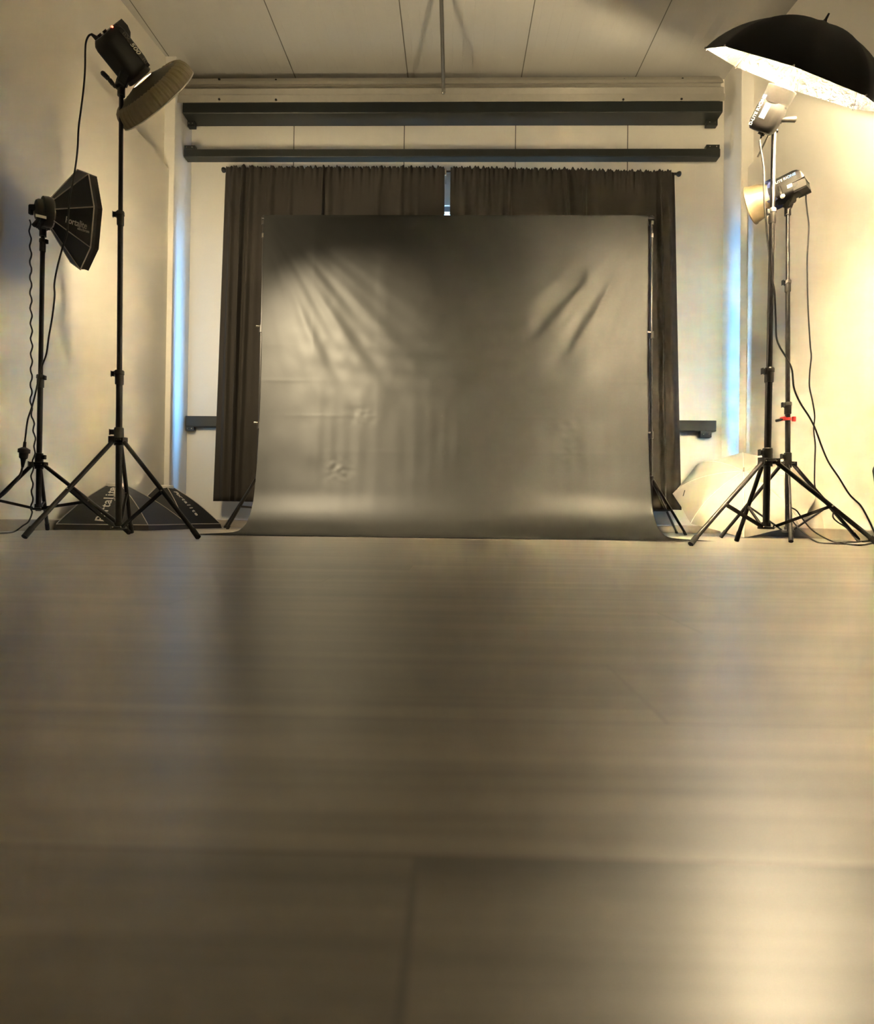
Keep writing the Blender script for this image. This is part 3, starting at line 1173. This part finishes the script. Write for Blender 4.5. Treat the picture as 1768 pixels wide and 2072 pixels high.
ra, rb, rc = oct_ring(.0, r0), oct_ring(DEP, R), oct_ring(DEP + LIP, R * 1.0)
MB().rings([ra, rb], True, False).build('black_shell', NYLON, ob)
MB().rings([rb, oct_ring(DEP + LIP * .5, R * .985), rc], True, False).build('front_lip', NYLON2, ob)
for k in range(8):
    MB().tube([ra[k].lerp(rb[k], i / 6.0) + (t1 * math.cos(PI / 4 * k) + s1 * math.sin(PI / 4 * k)) * .002 for i in range(7)], .0030, 6).build('rib_piping', PIPING, ob, smooth=True)
MB().tube(oct_ring(DEP, R + .002) + oct_ring(DEP, R + .002)[:2], .0035, 6).build('rim_piping', PIPING, ob)
MB().lathe(o2, a, [(-.004, r0 * 1.02), (.006, r0 * 1.06), (.012, r0 * 1.02)], 32, cap=False).build('speed_ring', CHROME, ob, smooth=True)
FACE_A = 2 * math.sqrt(2) * (R * .96) ** 2
OCTGLOW = emit('lit_softbox_diffuser', WARM, W_L2 / (PI * FACE_A))
b = MB()
fr = oct_ring(DEP + LIP * .45, R * .97)
b.face(fr)
b.rings([fr, oct_ring(DEP + LIP * .45 + .003, R * .97)], True, False)
b.face(oct_ring(DEP + LIP * .45 + .003, R * .97))
b.build('diffuser', OCTGLOW, ob)
# print on the panel that faces the camera
best = None
for k in range(8):
    k2 = (k + 1) % 8
    cpt = (ra[k] + ra[k2] + rb[k] + rb[k2]) / 4
    nn = (rb[k] - ra[k]).cross(rb[k2] - ra[k]).normalized()
    if nn.dot(cpt - (o2 + a * DEP * .5)) < 0:
        nn = -nn
    sco = -(cpt - P(150, 452, 3.45)).length
    if nn.dot(CAM - cpt) > 0 and (best is None or sco > best[0]):
        best = (sco, k, cpt, nn)
_, k, cpt, nn = best
k2 = (k + 1) % 8
mid0, mid1 = (ra[k] + ra[k2]) / 2, (rb[k] + rb[k2]) / 2
xd = (mid1 - mid0).normalized()
yd = nn.cross(xd).normalized()
if yd.z < 0:
    yd = -yd
pv = rb[k] if rb[k].z < rb[k2].z else rb[k2]
oo = mid0.lerp(mid1, .30) + nn * .002 - yd * .004
lettering('lettering', 'Portalite', oo, xd, yd, .047, WHITEPRINT, ob, stretch=.80, shear=.1)
lettering('lettering', 'elinchrom', mid0.lerp(mid1, .63) + nn * .002 - yd * .028, xd, yd, .022, WHITEPRINT, ob, stretch=.8)

# --- right front: head aimed up into the umbrella
a = Vector((.196, -.541, .818)).normalized()
a = (Matrix.Rotation(math.radians(7), 3, (P(1590, 180, 3) - CAM).normalized()) @ a).normalized()
dome_c = P(1577, 190, 2.99)
o3 = dome_c - a * .02
_, up, sd = frame_of(a, o3)
# on this head the side with the name faces the camera and the left
sd = (CAM - o3 - a * (CAM - o3).dot(a)).normalized()
up = a.cross(sd)
if up.x > 0:
    up = -up
sd = (sd + up * .25).normalized()
up = (up - sd * up.dot(sd)).normalized()
h3 = thing('studio_light', 'lit studio flash head aimed up into the black umbrella', 'studio light', r1t, 'studio flash heads')
L3 = .135
head_body(h3, o3, a, up, sd, L3, .125, .125, GRAPHITE, .062)
DOMER = .046
MB().lathe(o3, a, [(-.01, .0645), (.041, .067), (.043, .064), (.041, .061), (.0, .058)], 32, cap=False).build('light_blocking_rim', PLASTIC, h3, smooth=True)  # added rim, tall enough to block dome light towards the backdrop
LAMP = emit('lit_frosted_dome', WARM, W_R1 / (PI * 2.6 * PI * DOMER ** 2))
MB().lathe(o3 + a * .004, a, [(0, DOMER * .9), (.012, DOMER), (.030, DOMER * .95), (.046, DOMER * .75), (.056, DOMER * .42), (.060, .002)], 32).build('glass_dome', LAMP, h3, smooth=True)
so = o3 + sd * (.0635)
lettering('lettering', 'D-LITE RX', so - a * (L3 * .96) + up * .040, a, up, .019, WHITEPRINT, h3)
lettering('lettering', 'ONE', so - a * (L3 * .96 - .082) + up * .040, a, up, .021, BLUEPRINT, h3)
MB().obox(so - a * .06 + up * .008, a, up, sd, .06, .026, .0015).build('rating_sticker', PIPING, h3)
bracket(h3, r1t, o3, a, up, sd, L3, .05, [P(1572, 246, 3.05), P(1585, 243, 3.03), P(1598, 242, 3.02), P(1611, 242, 3.01)], at=.5)
MB().lathe(P(1549, 250, 3.07), P(1537, 285, 3.05) - P(1549, 250, 3.07), [(-.01, .011), (.03, .010), (.055, .007), (.085, .0045)], 12).build('power_plug', RUBBER, h3, smooth=True)

# umbrella
Rc = P(1606, 160, 2.95)
R_, H_ = .432, .215
um = thing('umbrella', 'large black reflecting umbrella with crinkled silver lining above the lit head', 'umbrella', Rc - Vector((0, 0, .2)), 'studio umbrellas')


def canopy_rings(o, a, R, H, nr=8, sub=8, rot=0.0, inset=0.0, rows=14, sag=.75):
    t = a.orthogonal().normalized()
    t = Matrix.Rotation(rot, 3, a) @ t
    s = a.cross(t)
    out = []
    for j in range(rows + 1):
        q = j / rows
        ang = q * 1.22
        rr = R * math.sin(ang) / math.sin(1.22)
        hh = H * (math.cos(ang) - math.cos(1.22)) / (1 - math.cos(1.22))
        ring = []
        for k in range(nr):
            for i in range(sub):
                loc = (i / sub - .5) * 2 * PI / nr
                th = 2 * PI * (k + i / sub) / nr
                dloc = min(i, sub - i) / (sub / 2)
                chord = math.cos(PI / nr) / math.cos((1 - dloc) * PI / nr) if dloc > 0 else 1
                chord = math.cos(PI / nr) / math.cos(PI / nr * (1 - dloc))
                kf = 1 - sag * (1 - chord)
                extra = 1 - .020 * dloc * q ** 4
                r2 = max(rr - inset, .0008) * kf * extra
                ring.append(o + a * (hh - inset - .008 * dloc * math.sin(q * PI)) + (t * math.cos(th) + s * math.sin(th)) * r2)
        out.append(ring)
    return out, t, s


RIBROT = .35
cr, t1, s1 = canopy_rings(Rc, a, R_, H_, rot=RIBROT)
MB().rings(cr, True, False).build('canopy', NYLON, um, smooth=True)
cr2, _, _ = canopy_rings(Rc, a, R_, H_, rot=RIBROT, inset=.003)
MB().rings(cr2, True, False).build('silver_lining', SILVER, um, smooth=True)
for k in range(8):
    pts = [r[k * 8] - a * .006 - (r[k * 8] - Rc) * .012 for r in cr2]
    rb_ = MB().tube(pts, .0022, 6).build('rib', CHROME, um, smooth=True)
    tip = cr[-1][k * 8]
    MB().sphere(tip, .005, 8).build('rib_tip', CHROME, rb_, smooth=True)
apex = Rc + a * H_
sh_end = P(1532.5, 318, 3.13)
MB().cyl(apex + a * .03, sh_end, .0042, n=10).build('shaft', CHROME, um, smooth=True)
MB().lathe(apex, a, [(-.006, .012), (.004, .010), (.012, .006), (.034, .004)], 12).build('ferrule', PLASTIC, um, smooth=True)

# --- right rear: head with the round reflector
o4 = P(1561, 396, 3.80)
a, up, sd = frame_of((-.719, .672, -.179), o4)
h4 = thing('studio_light', 'charcoal studio flash head behind the round reflector at right', 'studio light', r2t, 'studio flash heads')
L4 = .165
head_body(h4, o4, a, up, sd, L4, .135, .115, GRAPHITE, .062)
so = o4 + sd * (.0585)
lettering('lettering', 'D-LITE RX', so - a * .022 + up * .030, -a, up, .020, WHITEPRINT, h4)
lettering('lettering', 'ONE', so - a * .104 + up * .030, -a, up, .022, BLUEPRINT, h4)
MB().obox(so - a * .11 - up * .024, a, up, sd, .026, .020, .0015).build('rating_sticker', PIPING, h4)
bl = MB().obox(o4 + a * -.012, a, up, sd, .010, .118, .118, .02).build('blue_band', mat('navy_band', (44, 56, 110), .5), h4)
bracket(h4, r2t, o4, a, up, sd, L4, .135, [P(1576, 378, 3.68), P(1579, 388, 3.66), P(1582.5, 395.5, 3.65)], at=.62)
MB().sphere(P(1583.2, 397, 3.645), .0125, 12).build('lever_cap', WHITEFAB, h4, smooth=True)
MB().obox(o4 - a * (L4 * .95) + up * -.04 + sd * .01, a, up, sd, .05, .05, .09, .008).build('socket_block', GREYPL, h4)
MB().obox(o4 - a * (L4 + .006) + up * .02, sd, up, a, .05, .05, .002).build('display_label', WHITEPRINT, h4)

rf = thing('reflector', 'round satin grey metal reflector bowl on the charcoal flash head', 'light modifier', o4, 'small reflectors')
b = MB()
b.lathe(o4, a, [(.0, .072), (.02, .083), (.06, .098), (.105, .108), (.112, .114), (.118, .114), (.117, .110), (.106, .104), (.06, .094), (.02, .079), (.004, .03)], 48, cap=False)
b.build('bowl', SILVERREF, rf, smooth=True)
LAMP2 = emit('lit_modelling_bulb', WARM, W_R2 / (PI * 4 * PI * .02 ** 2))
MB().sphere(o4 + a * .045, .02, 16).build('modelling_bulb', LAMP2, h4, smooth=True)


# ------------------------------------------------------------------ softboxes lying face down
def floor_softbox(label, corners, apex, plate, print_face, text_dir, zb=.002):
    """square softbox: corners on the floor in order, apex plate centre, plate half size"""
    lip = .036
    cen = sum((Vector(c) for c in corners), Vector()) / 4
    t = thing('square_softbox', label, 'softbox', (cen.x, cen.y, 0), 'black softboxes')
    c0 = [Vector((c[0], c[1], zb)) for c in corners]
    c1 = [Vector((c.x, c.y, zb + lip)) + (cen - c) * .035 for c in c0]
    for c in c1:
        c.z = zb + lip
    pz = apex.z
    ctr = Vector((apex.x, apex.y, pz))
    c2 = []
    for c in c1:
        d = Vector((c.x - cen.x, c.y - cen.y, 0)).normalized()
        c2.append(ctr + d * plate)
    MB().rings([c0, c1], True, True).build('front_lip', NYLON2, t)
    rs = []
    for j in range(9):
        q = j / 8
        rs.append([c1[k].lerp(c2[k], q) + Vector((0, 0, .020 * math.sin(q * PI))) for k in range(4)])
    MB().rings(rs, True, False).build('black_shell', NYLON, t, smooth=False)
    for k in range(4):
        MB().tube([r[k] + (r[k] - ctr).normalized() * .0 + Vector((0, 0, .001)) for r in rs], .0028, 6).build('rib_piping', PIPING, t, smooth=True)
    MB().tube(c1 + c1[:2], .0030, 6).build('rim_piping', PIPING, t)
    MB().lathe(ctr, Vector((0, 0, 1)), [(-.004, plate * .9), (.016, plate * .92), (.020, plate * .85), (.021, plate * .5)], 28).build('speed_ring', WHITEFAB, t, smooth=True)
    k, k2 = print_face
    m0, m1 = (c1[k] + c1[k2]) / 2, (c2[k] + c2[k2]) / 2
    nn = (c1[k2] - c1[k]).cross(c2[k] - c1[k]).normalized()
    if nn.dot(CAM - m0) < 0:
        nn = -nn
    return t, m0, m1, nn, rs, (k, k2)


sb1c = [Vector((-2.51, 3.99, 0)), Vector((-1.955, 4.10, 0)), Vector((-1.93, 4.68, 0)), Vector((-2.49, 4.60, 0))]
ap1 = P(237, 984, 4.33)
t, m0, m1, nn, rs, kk = floor_softbox('black square softbox lying face down behind the tall left stand, print upright', sb1c, ap1, .075, (0, 1), 1)


def print_on(rs, k, k2, f, g, nn_cam=True):
    """point and normal on the shell face between rib k and k2: f along, g up the slope"""
    j = min(int(g * 8), 7)
    q = g * 8 - j
    a_ = rs[j][k].lerp(rs[j][k2], f)
    b_ = rs[j + 1][k].lerp(rs[j + 1][k2], f)
    p = a_.lerp(b_, q)
    n_ = (rs[j][k2] - rs[j][k]).cross(b_ - a_).normalized()
    if n_.dot(CAM - p) < 0:
        n_ = -n_
    return p, n_


def print_run(s, rs, k, k2, p0, p1, size, off_dir, material, parent, flip=False):
    """letters one by one along a straight run on the bulged face, so that they follow it"""
    n_ = len(s)
    for i, ch in enumerate(s):
        if ch == ' ':
            continue
        f = (i + .5) / n_
        fx = p0[0] + (p1[0] - p0[0]) * f
        g = p0[1] + (p1[1] - p0[1]) * f
        p, nrm = print_on(rs, k, k2, fx, g)
        p2, _ = print_on(rs, k, k2, fx + (p1[0] - p0[0]) * .02, g + (p1[1] - p0[1]) * .02)
        xd = (p2 - p).normalized()
        yd = nrm.cross(xd)
        lettering('lettering', ch, p + nrm * .003, xd, yd, size, material, parent, align='CENTER')


print_run('Portalite', rs, 0, 1, (.46, .06), (.515, .92), .082, None, WHITEPRINT, t)
print_run('elinchrom', rs, 0, 1, (.64, .52), (.635, .90), .040, None, WHITEPRINT, t)

sb2c = [Vector((-2.475, 4.80, 0)), Vector((-2.00, 4.77, 0)), Vector((-1.885, 5.22, 0)), Vector((-2.36, 5.27, 0))]
ap2 = P(320, 987, 5.05)
ap2.x = max(ap2.x, -2.28)
t, m0, m1, nn, rs, kk = floor_softbox('black square softbox lying face down in the left back corner, print running downhill', sb2c, ap2, .068, (1, 2), 1)
print_run('Portalite', rs, 1, 2, (.44, .86), (.50, .18), .062, None, WHITEPRINT, t)

# ------------------------------------------------------------------ white umbrella on the floor
a5 = Vector((-.25, -.60, .76)).normalized()
Rw, Hw = .47, .20
zc = Rw * math.sqrt(1 - a5.z ** 2) * .985 + .004
c5 = P(1503, 1010, 4.62)
c5.z = zc
wu = thing('umbrella', 'white translucent shoot-through umbrella standing open on the floor by the right wall', 'umbrella', (c5.x, c5.y, 0), 'studio umbrellas')
m, nt, bsdf = new_mat('white_shoot_through_nylon')
tl = nt.nodes.new('ShaderNodeBsdfTranslucent')
tl.inputs[0].default_value = rgb(200, 194, 182)
bsdf.inputs['Base Color'].default_value = rgb(196, 190, 178)
bsdf.inputs['Roughness'].default_value = .5
tcn = nt.nodes.new('ShaderNodeTexNoise')
tcn.inputs['Scale'].default_value = 30
bpn = nt.nodes.new('ShaderNodeBump')
bpn.inputs['Strength'].default_value = .03
nt.links.new(tcn.outputs['Fac'], bpn.inputs['Height'])
nt.links.new(bpn.outputs['Normal'], bsdf.inputs['Normal'])
ms = nt.nodes.new('ShaderNodeMixShader')
ms.inputs[0].default_value = .22
nt.links.new(bsdf.outputs[0], ms.inputs[1])
nt.links.new(tl.outputs[0], ms.inputs[2])
nt.links.new(ms.outputs[0], nt.nodes['Material Output'].inputs['Surface'])
SHOOT = m
cr, t1, s1 = canopy_rings(c5, a5, Rw, Hw, rot=.30, sag=.9)
for r in cr:
    for p in r:
        if p.z < .003:
            p.z = .003
        lim = xr(p.y) - .02
        if p.x > lim:
            p.x = lim
MB().rings(cr, True, False).build('canopy', SHOOT, wu, smooth=True)
for k in range(8):
    rb_ = MB().tube([r[k * 8] + a5 * .001 for r in cr], .0022, 6).build('rib', SEAMFAB, wu, smooth=True)
ap = c5 + a5 * Hw
MB().lathe(ap, a5, [(-.004, .010), (.004, .009), (.012, .006), (.03, .0045)], 10).build('ferrule', CHROME, wu, smooth=True)
MB().cyl(ap, c5 - a5 * .28, .004, n=8).build('shaft', CHROME, wu, smooth=True)
q = P(1378, 997, 4.2)
best = min((v for r in cr for v in r), key=lambda v: (v - q).length) if False else None


def hit_canopy(px, py):
    r = ray(px, py)
    bestd = None
    for j in range(len(cr) - 1):
        for i in range(64):
            tri = [cr[j][i], cr[j][(i + 1) % 64], cr[j + 1][(i + 1) % 64], cr[j + 1][i]]
            import mathutils
            for tr3 in ((tri[0], tri[1], tri[2]), (tri[0], tri[2], tri[3])):
                hit = mathutils.geometry.intersect_ray_tri(tr3[0], tr3[1], tr3[2], r, CAM, True)
                if hit is not None:
                    d = (hit - CAM).length
                    n_ = (tr3[1] - tr3[0]).cross(tr3[2] - tr3[0]).normalized()
                    if bestd is None or d < bestd[0]:
                        bestd = (d, hit, n_)
    return bestd


hc = hit_canopy(1384, 998)
if hc:
    n_ = hc[2] if hc[2].dot(CAM - hc[1]) > 0 else -hc[2]
    upv = (Vector((0, 0, 1)) - n_ * n_.z).normalized()
    MB().obox(hc[1] + n_ * .002, upv.cross(n_), upv, n_, .006, .045, .002).build('maker_label', GREYPL, wu)

# ------------------------------------------------------------------ power cables
CABG = 'black power cables'


def cable(label, pts, r=.0042):
    pts = [Vector((min(max(p.x, xl(p.y) + .02), xr(p.y) - .02), p.y, max(p.z, r + .001))) for p in pts]
    c = MB().tube(catmull(pts, 8), r, 8).build('power_cable', CABLE, smooth=True)
    c['label'] = label
    c['category'] = 'cable'
    c['group'] = CABG
    return c


def lead(pxs, d0, d1):
    n_ = len(pxs)
    return [P(x, y, d0 + (d1 - d0) * i / (n_ - 1)) for i, (x, y) in enumerate(pxs)]


# from the large head, hanging in front of the octagonal softbox
pts = lead([(186, 69), (179, 73), (174, 85), (172.5, 105), (172, 140), (169, 180), (164, 220), (159, 260), (157, 300), (153, 335), (147, 370)], 3.0, 3.06)
pts += lead([(141, 400), (138, 440), (136, 470), (130, 490), (124, 510), (115, 545), (110, 575), (110.5, 600), (106, 640), (99, 680), (94, 715), (86, 738)], 3.07, 3.30)
pts += lead([(79, 762), (72, 795), (64, 825), (56, 850), (52, 880), (50, 897)], 3.33, 3.33)
c1 = cable('black power cable looping from the large left head down past the octagonal softbox', pts)
b = MB()
p0, p1 = P(50.5, 894, 3.33), P(45.5, 946, 3.33)
ax = p1 - p0
Lq = ax.length
b.lathe(p0, ax, [(0, .007), (.028, .008), (.034, .019), (.040, .029), (.058, .029), (.060, .022), (.085, .020), (.092, .013), (Lq, .006)], 16)
b.build('plug_and_socket', RUBBER, c1, smooth=True)
ext = lead([(45.5, 945), (42, 958), (35, 970), (22, 986), (8, 1000), (-12, 1016), (-30, 1040)], 3.33, 3.15)
b = MB()
b.tube(catmull(ext + [PF(-60, 1090, .006), PF(-120, 1100, .006)], 8), .0052, 8)
b.build('extension_lead', CABLE, c1, smooth=True)

# wavy lead from the compact head
wv = []
yy = 452
i = 0
pxs = []
base = [(60, 445), (62, 500), (62.5, 600), (64, 700), (63, 790), (62.5, 820), (68, 860), (71, 900), (68, 930), (64.5, 960), (65.5, 1000), (63.5, 1040)]


def interp(y):
    for (x0, y0), (x1, y1) in zip(base, base[1:]):
        if y0 <= y <= y1:
            return x0 + (x1 - x0) * (y - y0) / (y1 - y0)
    return base[-1][0]


y = 445
while y <= 1040:
    pxs.append((interp(y) + 1.9 * math.sin((y - 445) / 31.0 * 2 * PI), y))
    y += 7.5
pts = [P(x, yv, 3.42 - .04 * (yv - 445) / 600) for x, yv in pxs]
pts += [P(58, 1055, 3.36), P(46, 1064, 3.35), PF(28, 1076, .006), PF(0, 1079, .006), PF(-60, 1082, .006)]
cable('wavy black cable hanging from the compact head beside the left wall stand', pts, .0040)

# from the umbrella head
pts = lead([(1537, 284), (1538, 296), (1542, 320), (1545, 345), (1545.5, 380), (1547, 420), (1550, 450), (1552, 480)], 3.05, 3.05)
pts += lead([(1557, 525), (1561, 560), (1567, 593), (1569, 642), (1570.5, 681), (1577, 701), (1592, 726), (1602, 749), (1606, 785), (1618, 814), (1636, 842), (1648, 865), (1661, 900), (1676, 935),
             (1698, 968), (1718, 1000), (1740, 1022), (1752, 1042)], 3.06, 3.45)
pts += [P(1762, 1062, 3.48), P(1772, 1082, 3.48), PF(1790, 1100, .006), PF(1840, 1104, .006)]
cable('black power cable hanging from the umbrella head and sloping down along the right wall', pts, .0044)

# from the reflector head
pts = lead([(1604, 377), (1613, 373), (1620, 371), (1626, 376), (1630, 388), (1630.5, 405), (1633, 430), (1636, 460), (1633, 520), (1633, 560), (1634, 609), (1636, 652), (1639, 699), (1641, 722), (1638, 754),
            (1637.5, 783), (1644, 814), (1648, 842), (1646, 868), (1649, 900), (1648, 940), (1648.5, 985), (1660, 1003), (1684, 1030), (1685, 1046), (1694, 1056), (1712, 1068)], 3.72, 3.80)
pts += [P(1728, 1087, 3.72), PF(1745, 1096, .006), PF(1768, 1094, .006), PF(1820, 1096, .006)]
cable('black power cable hanging straight down from the charcoal reflector head', pts, .0040)
# loops on the floor
pts = [P(1592, 1022, 3.62), P(1598, 1026, 3.6), P(1611, 1033, 3.6), P(1622, 1048, 3.6), P(1640, 1070, 3.6), P(1660, 1084, 3.58), PF(1684, 1095.5, .006), PF(1700, 1098, .006), PF(1716, 1097, .006), PF(1735, 1096.5, .006), PF(1760, 1094, .008),
       PF(1800, 1095, .006)]
cable('black cable looping over the reflector stand leg and across the floor to the right wall', pts, .0040)
pts = [P(1594, 1024, 3.66), P(1595, 1040, 3.6), P(1604, 1055, 3.55), P(1625, 1078, 3.5), PF(1652, 1096.5, .006), PF(1680, 1099.5, .006), PF(1710, 1100.5, .006), PF(1740, 1103, .006), PF(1768, 1099, .006), PF(1800, 1098, .006)]
cable('nearest black cable lying on the floor below the umbrella stand', pts, .0042)

# folded black case whose edge enters at the right
cb = P(1766, 960, 3.78)
b = MB()
zt, zb_ = P(1768, 938, 3.78).z, 0.0
x0 = P(1764.2, 955, 3.78).x
prof = [(x0 + .030, 0.0), (x0 + .022, .06), (x0 + .018, .18), (x0 + .010, P(1768, 975, 3.78).z), (x0, P(1768, 953, 3.78).z), (x0 + .004, P(1768, 947, 3.78).z), (x0 + .03, zt + .02), (x0 + .12, zt + .04), (x0 + .12, 0)]
b.rings([[Vector((min(x, xr(y) - .01), y, z)) for x, z in prof] for y in (3.64, 3.78)])
eb = b.build('equipment_bag', NYLON)
eb['label'] = 'edge of a black upright bag at the right frame border by the wall'
eb['category'] = 'bag'

# ------------------------------------------------------------------ daylight through the window
wd = bpy.data.worlds.new('world')
sc.world = wd
wd.use_nodes = True
bg = wd.node_tree.nodes['Background']
wn = wd.node_tree
wtc = wn.nodes.new('ShaderNodeTexCoord')
wsp = wn.nodes.new('ShaderNodeSeparateXYZ')
wn.links.new(wtc.outputs['Generated'], wsp.inputs[0])
wr = wn.nodes.new('ShaderNodeValToRGB')
wr.color_ramp.elements[0].position, wr.color_ramp.elements[0].color = 0.47, (0.05, 0.05, 0.045, 1)
wr.color_ramp.elements[1].position, wr.color_ramp.elements[1].color = 0.55, (0.15, 0.48, 1.0, 1)
wmr = wn.nodes.new('ShaderNodeMapRange')
wmr.inputs['From Min'].default_value = -1
wmr.inputs['From Max'].default_value = 1
wn.links.new(wsp.outputs['Z'], wmr.inputs['Value'])
wn.links.new(wmr.outputs[0], wr.inputs[0])
wn.links.new(wr.outputs['Color'], bg.inputs[0])
bg.inputs[1].default_value = 29.0
pd = bpy.data.lights.new('window_portal', 'AREA')
pd.shape = 'RECTANGLE'
pd.size, pd.size_y = WX1 - WX0, WZ1 - WZ0
pd.cycles.is_portal = True
po = bpy.data.objects.new('window_portal', pd)
COL.objects.link(po)
po.location = ((WX0 + WX1) / 2, DB + .14, (WZ0 + WZ1) / 2)
po.rotation_euler = (-PI / 2, 0, 0)

# ------------------------------------------------------------------ view
sc.view_settings.view_transform = 'Standard'
sc.view_settings.look = 'None'
sc.view_settings.exposure = 2.2
sc.view_settings.gamma = 1.0
sc.view_settings.use_curve_mapping = False
sc.cycles.max_bounces = 10
sc.cycles.diffuse_bounces = 6
sc.cycles.glossy_bounces = 5
sc.cycles.sample_clamp_indirect = 0.0
sc.cycles.use_denoising = True
sc.cycles.blur_glossy = 1.5
